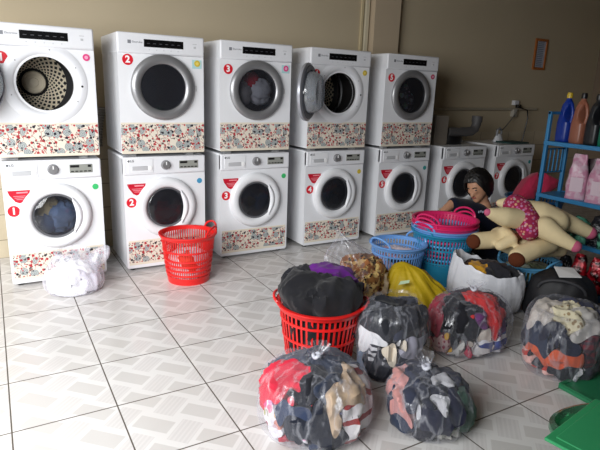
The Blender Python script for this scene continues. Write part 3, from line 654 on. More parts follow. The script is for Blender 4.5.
# ------------------------------------------------------------------ baskets
def basket(name, label, loc, rb, rt, h, m, n=48, rings=(0.35, 0.65), solid=0.0, handles=(0.0, PI), ax=1.0, ay=1.0, rot=0.0, group=None, hw=0.055, hh=0.045, rimw=0.016, barw=0.42, flare=0.0):
    root = thing(name, label, 'laundry basket', loc, rot, group); mb = MB()
    def R(z): return rb + (rt - rb) * (z / h) ** 0.85
    zb = max(0.012, solid * h)
    mb.lathe([(0.0001, 0.004), (rb - 0.004, 0.004), (rb, 0.0), (R(zb), zb), (R(zb) - 0.004, zb), (rb - 0.005, 0.009), (0.0001, 0.009)], 64, ax=ax, ay=ay)
    for k in range(n):
        da = 2 * PI / n * barw / 2; a0 = 2 * PI * k / n; P = []
        for i in range(5):
            z = zb - 0.003 + (h - 0.012 - zb) * i / 4; r = R(z)
            P.append([((r + o) * math.cos(a0 + s) * ax, (r + o) * math.sin(a0 + s) * ay, z) for s, o in ((-da, 0.0), (da, 0.0), (da, -0.0045), (-da, -0.0045))])
        mb.grid(P, closed_v=True)
    for q in rings:
        z = q * h; mb.lathe([(R(z) + 0.003, z - 0.006), (R(z) + 0.003, z + 0.006), (R(z) - 0.005, z + 0.006), (R(z) - 0.005, z - 0.006), (R(z) + 0.003, z - 0.006)], 64, ax=ax, ay=ay)
    mb.build('basket_body', m, root)
    r = R(h); MB().lathe([(r - 0.006, h - 0.026), (r + 0.002, h - 0.028), (r + 0.008, h - 0.012), (r + rimw, h - 0.006), (r + rimw, h + 0.001), (r + 0.004, h + 0.004), (r - 0.006, h), (r - 0.006, h - 0.026)], 64, ax=ax, ay=ay).build('rim', m, root)
    for a in handles:
        pts = []
        for i in range(15):
            s = PI * i / 14; aa = a + hw / rt * 1.6 * math.cos(s); rr = r + 0.008 + flare * math.sin(s)
            pts.append((rr * math.cos(aa) * ax, rr * math.sin(aa) * ay, h - 0.004 + hh * math.sin(s)))
        MB().tube(pts, 0.0075, 8).build('handle', m, root)
    return root
def plastic(name, c, rough=0.35):
    t = NT(name); a = lin(c); t.base(t.mix(t.noise(6), tuple(v * 0.93 for v in a[:3]) + (1,), a))
    t.b.inputs['Subsurface Weight'].default_value = 0.0; return t.set(rough, 0, 0.5)
REDP = plastic('red_plastic', (226, 36, 34)); LBLUE = plastic('light_blue_plastic', (116, 168, 232)); TEAL = plastic('teal_plastic', (40, 140, 176)); PINK = plastic('pink_plastic', (228, 44, 110)); SKY = plastic('sky_blue_plastic', (96, 170, 216))
CAMAZ = lambda c: math.atan2(CAM.y - c[1], CAM.x - c[0])
# red basket in front of washer 2
c = onz(189, 286); f_, r_ = camframe(c); c = c - f_ * 0.145; az = CAMAZ(c)
basket('laundry_basket', 'red slotted basket on the tiles in front of washer 2', (c.x, c.y, 0), 0.145, 0.188, 0.35, REDP, n=64, rings=(0.5, 0.68, 0.2, 0.3, 0.4), solid=0.14, handles=(az + 1.15, az - 0.95 + PI * 0 - 0.0 + 2.9), hh=0.06, barw=0.36, hw=0.06)
rbk = (c.x, c.y, 0)
K = [(-0.5, 0.5, (236, 230, 236), 'plain', None, 'white garment at left'), (0.5, 0.5, (232, 222, 234), 'plain', None, 'white garment at right'), (0.0, 0.75, (232, 84, 60), 'plain', None, 'orange red garment in the middle'), (0.0, 0.2, (236, 232, 236), 'plain', None, 'white garment at the bottom'), (0, 0.5, (230, 224, 230), 'plain', None, 'white garment on the far side', True)]
heap(rbk, 1, 1, [(0.001, 0.02), (0.11, 0.02), (0.125, 0.05), (0.14, 0.16), (0.11, 0.2), (0.06, 0.215), (0.001, 0.22)], K, 'in the red basket by washer 2', 'clothes in the red basket by washer 2', seed=7, amp=0.012)
# foreground tall red basket with dark clothes
c = onz(320, 318, 0.33); f_, r_ = camframe(c); c = c - f_ * 0.205; az = CAMAZ(c); FB = (c.x, c.y, 0)
basket('laundry_basket', 'tall red basket heaped with black laundry, behind the largest bag', FB, 0.16, 0.21, 0.335, REDP, n=46, rings=(0.2, 0.5, 0.78), solid=0.05, handles=(az + 1.5, az - 1.7), hh=0.02, barw=0.36, hw=0.05, flare=0.02)
K = [(-0.35, 0.9, (28, 28, 32), 'plain', None, 'large black garment spilling at left'), (0.45, 0.84, (30, 30, 34), 'plain', None, 'black garment at right'), (0.5, 0.99, (98, 30, 128), 'plain', None, 'purple garment on top', True, -0.11), (0.1, 0.3, (26, 26, 30), 'plain', None, 'black garment pressed against the slots'), (0, 0.6, (32, 32, 38), 'plain', None, 'black garment on the far side', True)]
heap(FB, 1, 1, [(0.001, 0.02), (0.13, 0.02), (0.15, 0.05), (0.175, 0.2), (0.19, 0.31), (0.205, 0.37), (0.195, 0.43), (0.13, 0.475), (0.001, 0.485)], K, 'in the tall red basket', 'dark clothes in the tall red basket', seed=8, amp=0.022, fold=6)
# light blue basket with pink and white clothes
c = onz(394, 293); f_, r_ = camframe(c); c = c - f_ * 0.155; az = CAMAZ(c); LB = (c.x, c.y, 0)
basket('laundry_basket', 'light blue slotted basket of pink and white clothes, before washer 5', LB, 0.15, 0.19, 0.325, LBLUE, n=52, rings=(0.45, 0.8), solid=0.06, handles=(az + -0.75, az + 2.35), hh=0.06, barw=0.4, hw=0.06)
K = [(-0.6, 0.8, (232, 178, 196), 'floral', (244, 240, 244), 'pink patterned garment at left'), (0.5, 0.85, (44, 44, 52), 'plain', None, 'black garment at right'), (0.1, 1.0, (240, 224, 230), 'plain', None, 'pale pink garment on top'), (-0.2, 0.4, (222, 196, 208), 'plain', None, 'dusty pink garment at the front'), (0.5, 0.4, (40, 42, 52), 'plain', None, 'dark navy garment against the slots'), (0, 0.5, (214, 206, 214), 'plain', None, 'whitish garment on the far side', True)]
heap(LB, 1, 1, [(0.001, 0.02), (0.12, 0.02), (0.135, 0.05), (0.155, 0.18), (0.145, 0.24), (0.09, 0.27), (0.001, 0.28)], K, 'in the light blue basket', 'clothes in the light blue basket', seed=9, amp=0.014)
# stack of four nested baskets
c = onz(438, 287); f_, r_ = camframe(c); c = c - f_ * 0.175; az = CAMAZ(c); SB = (c.x, c.y, 0)
for k, (m, lab) in enumerate(((TEAL, 'teal basket at the bottom of the nested stack'), (LBLUE, 'light blue basket second from the bottom of the nested stack'), (PINK, 'pink basket second from the top of the nested stack'), (PINK, 'pink basket on top of the nested stack'))):
    basket('laundry_basket', lab, (SB[0], SB[1], 0.03 * k), 0.168 - 0.005 * (k > 0), 0.226, 0.385, m, n=56, rings=(0.45, 0.72), solid=0.42 if k == 0 else 0.05, handles=(az - 0.75 + 0.06 * k, az + 2.3 + 0.05 * k), hh=0.06, barw=0.45 if k == 0 else 0.5, hw=0.06, group='nested laundry baskets')
# low blue basket under the plush toys
TB = at(524, 296, 3.72); TB = (TB.x, TB.y, 0)
basket('laundry_basket', 'low sky blue basket under the two plush toys', TB, 0.17, 0.215, 0.26, SKY, n=48, rings=(0.5,), solid=0.05, handles=(CAMAZ(TB) + 1.1, CAMAZ(TB) - 2.0), hh=0.045, barw=0.4, ay=0.85, hw=0.06)
K = [(-0.5, 0.6, (180, 190, 176), 'plain', None, 'pale green garment at left'), (0.4, 0.6, (120, 128, 96), 'plain', None, 'olive garment at right'), (0, 0.2, (200, 190, 150), 'plain', None, 'khaki garment at the bottom'), (0, 0.5, (150, 150, 130), 'plain', None, 'grey green garment on the far side', True)]
heap(TB, 1, 0.85, [(0.001, 0.02), (0.13, 0.02), (0.15, 0.05), (0.175, 0.16), (0.17, 0.2), (0.1, 0.235), (0.001, 0.24)], K, 'in the low sky blue basket', 'clothes in the low sky blue basket', seed=10, amp=0.012)

# ------------------------------------------------------------------ leopard print bag, yellow cloth, white bag, black duffel
c = onz(357, 326); f_, r_ = camframe(c); c = c - f_ * 0.16; LP = (c.x, c.y, 0)
K = [(-0.3, 0.85, (150, 96, 56), 'leopard', (196, 160, 104), 'brown leopard print garment at left'), (0.35, 0.75, (136, 92, 48), 'leopard', (206, 176, 112), 'gold and brown printed garment at right'), (0.7, 0.5, (200, 180, 150), 'plain', None, 'sandy garment at the right edge'), (-0.2, 0.3, (110, 70, 44), 'plain', None, 'brown garment at the bottom'), (0, 0.5, (130, 90, 60), 'plain', None, 'tan garment on the far side', True)]
heap(LP, 0.19, 0.16, [(0.001, 0.008), (0.6, 0.008), (0.88, 0.05), (0.95, 0.16), (0.9, 0.27), (0.65, 0.35), (0.3, 0.385), (0.001, 0.39)], K, 'in the bag behind the tall red basket', 'printed clothes behind the tall red basket', seed=11, amp=0.02, fold=10)
lpb = bag_film('plastic_bag', 'pointed clear bag of leopard print clothes behind the tall red basket', 'plastic bag', LP, 0.2, 0.165, [(0.001, 0.003), (0.65, 0.003), (0.93, 0.04), (1.0, 0.16), (0.97, 0.28), (0.78, 0.38), (0.4, 0.45), (0.12, 0.51), (0.02, 0.55)], FILM, seed=11, lean=(r_.x * -0.16, r_.y * -0.16), grp='clear bags of laundry')
YC = at(417, 300, 3.28); YC = (YC.x, YC.y, 0)
t = NT('yellow_cloth'); q = t.noise(8, 4); t.base(t.mix(q, lin((168, 140, 12)), lin((208, 180, 34)))); t.bump(t.noise(30, 4), 0.4, 0.01); YEL = t.set(0.6, 0, 0.35)
f_, r_ = camframe(YC); P = []
pr = smooth_prof([(0.001, 0.0), (0.9, 0.0), (1.0, 0.03), (0.92, 0.12), (0.7, 0.22), (0.4, 0.30), (0.15, 0.335), (0.001, 0.345)], 60)
for r, h in pr:
    row = []
    for k in range(120):
        a = 2 * PI * k / 120; d = r_ * math.cos(a) * 0.24 + f_ * math.sin(a) * 0.18; u = h / 0.34
        fo = 1 + 0.10 * (1 - 2 * abs(fr(Vector((math.cos(a) * 3.2, math.sin(a) * 3.2, h * 2 + 5))))) + 0.05 * fr(Vector((math.cos(a) * 8, math.sin(a) * 8, h * 5)))
        p = d * r * fo - r_ * 0.09 * u * u; p.z = max(0.003, h + 0.02 * fr(Vector((p.x * 12, p.y * 12, 2))) * (1 if h > 0.02 else 0)); row.append(p)
    P.append(row)
ycl = thing('laundry_bundle', 'mustard yellow cloth bundle beside the light blue basket', 'laundry bundle', YC)
MB().grid(P, closed_v=True).build('cloth', YEL, ycl)
q0 = at(404, 282, 3.12) - Vector(YC)
MB().add([q0 + r_ * a + Vector((0, 0, b)) + f_ * (0.02 - b * 0.6) for a, b in ((-0.03, -0.012), (0.03, 0.004), (0.032, 0.02), (-0.02, 0.008))], [(0, 1, 2, 3)]).build('paper_tag', plain('pale_green_paper', (190, 214, 176), 0.7), ycl, smooth=False)
# white bag
c = onz(481, 318); f_, r_ = camframe(c); c = c - f_ * 0.19; WB = (c.x, c.y, 0); az = CAMAZ(WB)
t = NT('white_carrier_plastic'); t.base(t.mix(t.noise(5, 3), lin((206, 208, 216)), lin((228, 229, 234)))); t.bump(t.noise(14, 4), 0.35, 0.02); WPL = t.set(0.35, 0, 0.45)
pr = smooth_prof([(0.001, 0.002), (0.7, 0.002), (0.92, 0.03), (1.0, 0.12), (0.98, 0.21), (0.93, 0.265), (0.9, 0.295), (0.86, 0.28), (0.84, 0.23)], 60); P = []
for r, h in pr:
    row = []
    for k in range(128):
        a = 2 * PI * k / 128; d = r_ * math.cos(a) * 0.24 + f_ * math.sin(a) * 0.145; u = max(0, h / 0.295)
        fo = 1 + 0.04 * fr(Vector((math.cos(a) * 4, math.sin(a) * 4, h * 7))) + 0.02 * fr(Vector((math.cos(a) * 14, math.sin(a) * 14, h * 4)))
        p = d * r * fo; p.z = max(0.002, h + u ** 3 * (-0.05 * math.cos(a - 0.1) + 0.02 * math.cos(2 * a) + 0.02 * fr(Vector((math.cos(a) * 4, math.sin(a) * 4, 9))))); row.append(p)
    P.append(row)
wbg = thing('carrier_bag', 'white plastic carrier bag with yellow and black clothes in its open top', 'carrier bag', WB)
MB().grid(P, closed_v=True).build('bag_wall', WPL, wbg)
K = [(-0.25, 0.92, (206, 152, 40), 'plain', None, 'mustard yellow garment on top', False, 0.02), (0.5, 0.9, (40, 40, 46), 'plain', None, 'black garment on top at right'), (-0.7, 0.85, (84, 56, 44), 'plain', None, 'brown garment at left'), (0, 0.3, (70, 70, 80), 'plain', None, 'dark grey garment underneath'), (0, 0.8, (60, 50, 48), 'plain', None, 'dark brown garment on the far side', True)]
heap(WB, 1.3, 0.8, [(0.001, 0.02), (0.11, 0.02), (0.14, 0.06), (0.15, 0.17), (0.148, 0.24), (0.1, 0.292), (0.001, 0.305)], K, 'in the white carrier bag', 'clothes in the white carrier bag', rot=math.atan2(r_.y, r_.x), seed=12, amp=0.018)
# black duffel with a white tag
c = at(557, 318, 3.35); BD = (c.x, c.y, 0); f_, r_ = camframe(BD)
BLK = plain('black_nylon', (26, 26, 30), 0.6)
df = thing('duffel_bag', 'black duffel bag with a white tag, behind the open clear bag', 'duffel bag', BD)
P = []
for r, h in smooth_prof([(0.001, 0.0), (0.85, 0.0), (1.0, 0.05), (0.98, 0.16), (0.8, 0.26), (0.4, 0.31), (0.001, 0.32)], 40):
    row = []
    for k in range(80):
        a = 2 * PI * k / 80; fo = 1 + 0.07 * fr(Vector((math.cos(a) * 3, math.sin(a) * 3, h * 9))); p = (r_ * math.cos(a) * 0.21 + f_ * math.sin(a) * 0.14) * r * fo; p.z = max(0.001, h + (0.015 * fr(p * 14) if h > 0.02 else 0)); row.append(p)
    P.append(row)
MB().grid(P, closed_v=True).build('bag_body', BLK, df)
pts = [r_ * (0.13 * math.cos(a)) + f_ * (0.10 + 0.02 * math.sin(a)) + Vector((0, 0, 0.22 + 0.07 * math.sin(a))) for a in [PI * i / 14 for i in range(15)]]
MB().tube(pts, 0.009, 8).build('strap', plain('grey_webbing', (56, 56, 60), 0.7), df)
q0 = Vector((0, 0, 0.325)) + f_ * 0.01 + r_ * 0.01
MB().add([q0 + r_ * a + f_ * b + Vector((0, 0, cz_)) for a, b, cz_ in ((-0.075, 0.0, 0.015), (0.03, -0.05, 0.012), (0.085, 0.04, -0.012), (-0.035, 0.085, -0.02))] + [q0 + r_ * a + f_ * b + Vector((0, 0, cz_ - 0.004)) for a, b, cz_ in ((-0.075, 0.0, 0.015), (0.03, -0.05, 0.012), (0.085, 0.04, -0.012), (-0.035, 0.085, -0.02))], [(0, 1, 2, 3), (4, 5, 6, 7), (0, 1, 5, 4), (1, 2, 6, 5), (2, 3, 7, 6), (3, 0, 4, 7)]).build('tag', plain('white_card', (226, 226, 226), 0.7), df, smooth=False)

# ------------------------------------------------------------------ blue rack and its goods
BLUEM = plain('blue_painted_steel', (46, 122, 172), 0.4, 0.1)
X0, X1, Y0, Y1 = 3.985, 4.245, -1.42, -2.75
rk = thing('storage_rack', 'blue metal rack with shelves of bottles and packs, at the right', 'storage rack', (X0, Y0, 0))
SZ = [1.06, 0.69, 0.405, 0.085]
for px_ in (0.012, X1 - X0 - 0.012):
    for py_ in (-0.012, Y1 - Y0 + 0.012): MB().box(px_ - 0.012, px_ + 0.012, py_ - 0.012, py_ + 0.012, 0, 1.265).build('post', BLUEM, rk, bevel=0.003)
for z in SZ:
    sh = MB().box(0.0, X1 - X0, Y1 - Y0, 0.0, z - 0.006, z).build('shelf', BLUEM, rk, smooth=False)
    mb = MB().box(-0.004, 0.006, Y1 - Y0, 0, z - 0.024, z + 0.004).box(X1 - X0 - 0.006, X1 - X0 + 0.004, Y1 - Y0, 0, z - 0.024, z + 0.004)
    mb.build('shelf_lip', BLUEM, sh, bevel=0.002)
MB().box(0, X1 - X0, -0.02, 0.0, 1.245, 1.265).build('top_bar', BLUEM, rk, bevel=0.002)
mb = MB().box(0.02, X1 - X0 - 0.02, -0.014, -0.006, 0.835, 0.845).box(0.02, X1 - X0 - 0.02, -0.014, -0.006, 1.0, 1.01)
for k in range(5): mb.box(0.03 + k * 0.045, 0.038 + k * 0.045, -0.014, -0.006, 0.84, 1.005)
mb.build('end_grille', BLUEM, rk)
def jug(loc, c, capc, label, h=0.33, rz=0.0, group='large softener jugs on the top shelf'):
    root = thing('softener_jug', label, 'bottle', loc, rz, group); hb = h - 0.045
    m = plain('jug_%d_%d_%d' % c, c, 0.3, 0, 0.5, 0.05)
    prof = smooth_prof([(0.9, 0.0), (1.0, 0.02), (1.0, hb * 0.45), (0.96, hb * 0.62), (0.78, hb * 0.82), (0.45, hb * 0.95), (0.30, hb), (0.28, hb + 0.012)], 36); P = []
    for r, z in prof:
        u = z / hb; row = []
        for k in range(48):
            a = 2 * PI * k / 48; x, y = math.cos(a), math.sin(a)
            sx = abs(x) ** 0.7 * (1 if x > 0 else -1); sy = abs(y) ** 0.7 * (1 if y > 0 else -1)
            px_, py_ = 0.055 * r * sx, 0.046 * r * sy
            pinch = max(0.0, 1 - ((u - 0.68) / 0.21) ** 2); pinch = pinch ** 0.7
            if px_ < 0: px_ *= 1 - 0.88 * pinch
            row.append((px_, py_ * (1 - 0.2 * pinch), z))
        P.append(row)
    b = MB().grid(P, closed_v=True); b.f.append(tuple(range(48))); b.build('jug_body', m, root)
    # grip loop standing proud of the shoulder
    MB().tube([(-0.045, 0, hb * 0.46), (-0.05, 0, hb * 0.54), (-0.052, 0, hb * 0.66), (-0.046, 0, hb * 0.78), (-0.034, 0, hb * 0.88), (-0.015, 0, hb * 0.94)], [0.014, 0.0125, 0.0115, 0.0115, 0.012, 0.012], 12).build('jug_handle', m, root)
    MB().lathe([(0.0001, hb + 0.008), (0.019, hb + 0.008), (0.02, hb + 0.03), (0.016, h), (0.0001, h)], 20).build('cap', plain('cap_%d_%d_%d' % capc, capc, 0.35), root)
    return root
jx = X0 + 0.105
jug((jx + 0.025, -1.475, 1.06), (18, 50, 140), (200, 170, 50), 'royal blue softener jug with gold cap on the top shelf', 0.335, 1.3)
jug((jx + 0.01, -1.59, 1.06), (146, 92, 72), (24, 22, 26), 'copper brown softener jug with black cap on the top shelf', 0.335, 1.3)
jug((jx - 0.005, -1.705, 1.06), (30, 32, 36), (18, 18, 20), 'black softener jug on the top shelf', 0.33, 1.3)
jug((jx - 0.03, -1.82, 1.06), (18, 112, 86), (24, 24, 26), 'green softener jug at the right edge of the top shelf', 0.32, 1.3)
for i, (y, c_) in enumerate(((-1.535, (196, 186, 130)), (-1.66, (150, 140, 110)))):
    jug((X1 - 0.05, y, 1.06), c_, (232, 186, 40), ('cream bottle with yellow cap behind the blue jug', 'dull bottle with yellow cap behind the brown jug')[i], 0.285, 1.3, 'yellow capped bottles behind the jugs')
jug((X1 - 0.045, -1.455, 1.06), (206, 190, 120), (206, 190, 120), 'small pale yellow bottle at the left end of the top shelf', 0.2, -0.9, 'yellow capped bottles behind the jugs')
def pack(loc, wd, dp_, h, m, label, rz, name='detergent_pack', cat='detergent pack', group='pink detergent packs on the second shelf', label_m=None, seed=0):
    root = thing(name, label, cat, loc, rz, group); P = []
    for i in range(25):
        u = i / 24; row = []; taper = 1.0 if u < 0.55 else 1 - 0.85 * ((u - 0.55) / 0.45) ** 1.1; wt = 1 - 0.42 * max(0, u - 0.55) / 0.45
        for k in range(40):
            a = 2 * PI * k / 40; x, y = math.cos(a), math.sin(a)
            sx = abs(x) ** 0.5 * (1 if x > 0 else -1); sy = abs(y) ** 0.6 * (1 if y > 0 else -1)
            p = Vector((sx * wd / 2 * wt, sy * dp_ / 2 * max(0.06, taper), u * h)); g = p * 16 + Vector((seed * 3, seed, 0))
            p += Vector((fr(g) * 0.010, fr(g + Vector((3, 1, 2))) * 0.010, fr(g + Vector((1, 7, 2))) * 0.012 * u)) * (0.3 + u); p.z = max(0, p.z); row.append(p)
        P.append(row)
    b = MB().grid(P, closed_v=True); b.f.append(tuple(range(40))); b.f.append(tuple(24 * 40 + k for k in range(40))); b.build('pouch', m, root)
    if label_m:
        MB().add([(x, -dp_ / 2 - 0.006 + 0.004 * abs(x) / wd, z) for x, z in ((-wd * 0.3, h * 0.18), (wd * 0.3, h * 0.18), (wd * 0.3, h * 0.5), (-wd * 0.3, h * 0.5))], [(0, 1, 2, 3)]).build('printed_label', label_m, root, smooth=False)
    return root
t = NT('pink_pack_film'); t.base(t.mix(t.ramp(t.noise(26, 3), 0.45, 0.62), lin((186, 128, 154)), lin((200, 170, 184)))); t.bump(t.noise(20, 4), 0.4, 0.01); PKM = t.set(0.35)
PLAB = plain('pale_label', (206, 184, 196), 0.4)
pack((X0 + 0.09, -1.655, 0.69), 0.13, 0.09, 0.30, PKM, 'pink detergent pack at left of the second shelf', -1.1, label_m=PLAB, seed=1)
pack((X0 + 0.1, -1.82, 0.69), 0.17, 0.10, 0.29, PKM, 'wider pink detergent pack beside the orange pack', -1.2, label_m=PLAB, seed=2)
pack((X0 + 0.03, -1.925, 0.69), 0.06, 0.05, 0.15, plain('orange_pack_film', (222, 120, 50), 0.4), 'orange pack at the right edge of the second shelf', -1.2, group=None, label_m=plain('cream_label', (236, 222, 180), 0.4), seed=3)
pack((X0 + 0.2, -1.66, 0.69), 0.12, 0.08, 0.27, plain('plum_pack_film', (70, 34, 44), 0.4), 'dark plum pack behind the pink packs', -1.1, group=None, seed=4)
def shiny(name, c1, c2):
    t = NT(name); t.base(t.mix(t.ramp(t.noise(20, 3), 0.42, 0.6), lin(c1), lin(c2))); t.bump(t.noise(24, 4), 0.8, 0.02); return t.set(0.18, 0.2, 0.7)
GRN = shiny('green_foil', (16, 60, 50), (110, 190, 160)); RDF = shiny('red_foil', (40, 8, 12), (190, 20, 40)); BKF = shiny('black_foil', (14, 14, 18), (40, 40, 46))
gl = [('green and silver foil pack nearest the rack end on the third shelf', GRN, -1.60), ('green foil pack in the middle of the third shelf', GRN, -1.74), ('green foil pack at the right of the third shelf', GRN, -1.95)]
for i, (lab, m, y) in enumerate(gl): pack((X0 + 0.075, y, 0.405), 0.13, 0.11, 0.17, m, lab, -1.2 - 0.1 * i, group='foil packs on the third shelf', seed=5 + i)
bl = [('black pack at the left end of the third shelf', -1.48, 0.405), ('black pack between the green foil packs', -1.845, 0.405), ('black pack at the left end of the lowest shelf', -1.52, 0.085), ('black pack beside the red packs on the lowest shelf', -1.66, 0.085)]
for i, (lab, y, z) in enumerate(bl): pack((X0 + 0.1, y, z), 0.11, 0.12, 0.2, BKF, lab, -1.3 + 0.1 * i, group='black packs on the lower shelves', seed=9 + i)
rl = [('red foil pack left in the lowest shelf', -1.78), ('red foil pack in the middle of the lowest shelf', -1.90), ('red foil pack at the right of the lowest shelf', -2.02)]
for i, (lab, y) in enumerate(rl): pack((X0 + 0.08, y, 0.085), 0.105, 0.1, 0.24, RDF, lab, -1.2 + 0.1 * i, group='red foil packs on the lowest shelf', seed=14 + i)
# blue basket with pink towels behind the rack end
c = at(532, 215, 4.6); PB = (c.x, c.y, 0)
basket('laundry_basket', 'deep blue basket holding pink towels behind the rack end', PB, 0.18, 0.23, 0.52, plastic('deep_blue_plastic', (40, 110, 170)), n=44, rings=(0.3, 0.55, 0.8), solid=0.05, handles=(), barw=0.45)
TOW = cloth((176, 44, 76), 'plain')
for px1, pts, lab in ((527, ((515, 201), (520, 190), (528, 178), (538, 172), (540, 186), (534, 199)), 'pink towel hanging out left of the rack post'), (548, ((540, 196), (541, 180), (545, 173), (559, 180), (557, 188), (549, 193)), 'pink towel seen through the rack, right of its post')):
    dd = 4.25; V = [at(x, y, dd) for x, y in pts]; ctr = sum(V, Vector()) / len(V); n = len(V)
    mb = MB(); rows = []
    for s in (0.02, 0.35, 0.7, 0.92, 1.0):
        row = []
        for k in range(n * 6):
            a, b = V[k // 6], V[(k // 6 + 1) % n]; p = ctr.lerp(a.lerp(b, (k % 6) / 6), s)
            row.append(p - CF * (0.05 * math.sqrt(max(0, 1 - s * s)) + 0.018 * fr(p * 16) * (1 - s * 0.5)))
        rows.append(row)
    back = [[p + CF * 0.12 for p in rows[-1]], [ctr.lerp(p, 0.02) + CF * 0.14 for p in rows[-1]]]
    o = mb.grid(rows + back, closed_v=True).build('towel', TOW); tag(o, lab, 'towel', 'pink towels by the rack')

# ------------------------------------------------------------------ plush toys
PLUSH = plain('cream_plush', (230, 211, 168), 0.95, 0, 0.15, 0.06, 30); PNKT = plain('pink_plush', (204, 100, 132), 0.95, 0, 0.15, 0.05, 30)
SOLE = plain('brown_plush', (92, 48, 30), 0.95, 0, 0.15, 0.15, 30)
t = NT('pink_floral_cotton'); v = t.voro(46); t.base(t.mix(t.ramp(v.outputs['Distance'], 0.5, 0.3), lin((160, 44, 80)), t.mix(0.7, v.outputs['Color'], lin((206, 110, 136))))); PFLO = t.set(0.9, 0, 0.2)
pt = thing('plush_toy', 'cream plush toy with pink paws and a pink floral garment, lying on top', 'plush toy', at(540, 225, 3.45))
O = Vector(pt.location)
D = lambda x, y, d_: at(x, y, d_) - O
body = [[(D(518, 210, 3.5), 0.075), (D(540, 216, 3.47), 0.10), (D(556, 222, 3.45), 0.085)],
        [(D(522, 207, 3.56), 0.06), (D(510, 204, 3.6), 0.052), (D(500, 203, 3.62), 0.03)],
        [(D(520, 219, 3.42), 0.07), (D(505, 217, 3.38), 0.066), (D(490, 213, 3.36), 0.036)],
        [(D(552, 217, 3.5), 0.075), (D(572, 224, 3.5), 0.055), (D(588, 232, 3.5), 0.045)],
        [(D(545, 228, 3.36), 0.075), (D(560, 238, 3.3), 0.052), (D(574, 246, 3.26), 0.038)]]
chains_mesh('body', body, PLUSH, pt, voxel=0.011, smooth=8)
for (x, y, d_, r) in ((590, 233, 3.498, 0.043), (575.5, 246.5, 3.255, 0.037), (498.8, 203, 3.63, 0.02), (488, 212.4, 3.354, 0.025)):
    MB().ball(D(x, y, d_), r, n=20).build('paw_tip', PNKT, pt)
chains_mesh('floral_garment', [[(D(515, 206, 3.48), 0.081), (D(521, 212, 3.46), 0.088), (D(527, 222, 3.42), 0.088), (D(529, 230, 3.38), 0.072)]], PFLO, pt, voxel=0.012, smooth=8)
p2 = thing('plush_toy', 'cream plush toy with brown soles, lying underneath in the basket', 'plush toy', at(505, 250, 3.5)); O = Vector(p2.location)
body = [[(D(500, 238, 3.56), 0.08), (D(522, 246, 3.55), 0.09), (D(545, 246, 3.6), 0.08), (D(560, 250, 3.62), 0.05)],
        [(D(476, 241, 3.48), 0.058), (D(490, 240, 3.5), 0.062), (D(508, 238, 3.54), 0.064)],
        [(D(518, 257, 3.36), 0.062), (D(532, 250, 3.4), 0.066), (D(548, 244, 3.48), 0.07)],
        [(D(505, 232, 3.5), 0.045), (D(512, 240, 3.42), 0.04), (D(500, 246, 3.42), 0.035)]]
chains_mesh('body', body, PLUSH, p2, voxel=0.011, smooth=8)
def sole(x, y, d_, r, nx, ny):
    n = (CR * nx - CU * ny - CF * 0.75).normalized(); q = n.to_track_quat('Z', 'Y').to_matrix()
    MB().ball(D(x, y, d_) + n * r * 0.62, r * 0.84, r * 0.84, r * 0.5, 20, q).build('sole', SOLE, p2)
sole(476, 241, 3.48, 0.058, -0.8, 0.1); sole(518, 257, 3.36, 0.062, -0.55, 0.45)
MB().ball(D(517, 237, 3.45), 0.045, 0.03, 0.03, 16).build('brown_patch', SOLE, p2)

# ------------------------------------------------------------------ crouching woman
SKIN = plain('skin', (196, 146, 116), 0.55, 0, 0.4, 0.06, 12); HAIRM = plain('black_hair', (16, 14, 14), 0.45, 0, 0.5, 0.3, 40); NAVY = cloth((20, 24, 42)); PANT = cloth((26, 26, 32))
wd = 4.3
pe = thing('person', 'woman in a navy t-shirt crouching behind the stacked pink baskets', 'person', (at(480, 260, wd).x, at(480, 260, wd).y, 0)); O = Vector(pe.location)
hc = D(478, 186, wd - 0.02)
fwd = (-CR * 0.62 - CF * 0.45 - CU * 0.42).normalized(); upv = (CU * 0.85 - CF * 0.25 - CR * 0.30); upv = (upv - fwd * upv.dot(fwd)).normalized(); sd = fwd.cross(upv)
RM = Matrix((sd, fwd, upv)).transposed()
H3 = lambda a, b, c_: hc + sd * a + fwd * b + upv * c_
neck = D(483, 206, wd + 0.07); chest = D(484, 227, wd + 0.06); belly = D(488, 246, wd + 0.12); hip = D(492, 262, wd + 0.2); hip.z = max(hip.z, 0.2)
shR = D(468, 207, wd - 0.0); elR = D(452, 204, wd - 0.1); haR = D(440, 214, wd - 0.16); shL = D(500, 215, wd + 0.04); elL = D(503, 243, wd - 0.02); haL = D(483, 238, wd - 0.16)
knR = D(466, 244, wd + 0.06); anR = Vector((knR.x + 0.1, knR.y + 0.08, 0.07)); knL = D(500, 252, wd + 0.08); anL = Vector((knL.x + 0.06, knL.y + 0.12, 0.07))
def hand(w_, dirv, side):
    dirv = dirv.normalized(); side = (side - dirv * side.dot(dirv)).normalized(); dn = dirv.cross(side); ch = [[(w_, 0.024), (w_ + dirv * 0.07, 0.026)]]
    for k in range(4):
        b = w_ + dirv * 0.075 + side * (0.03 - 0.02 * k); L = (0.06, 0.07, 0.066, 0.05)[k]
        ch.append([(b, 0.0095), (b + dirv * L * 0.55, 0.009), (b + dirv * L * 0.85 + dn * 0.02, 0.0075)])
    ch.append([(w_ + dirv * 0.025 + side * 0.025, 0.011), (w_ + dirv * 0.06 + side * 0.05, 0.0095), (w_ + dirv * 0.085 + side * 0.052 + dn * 0.01, 0.008)])
    return ch
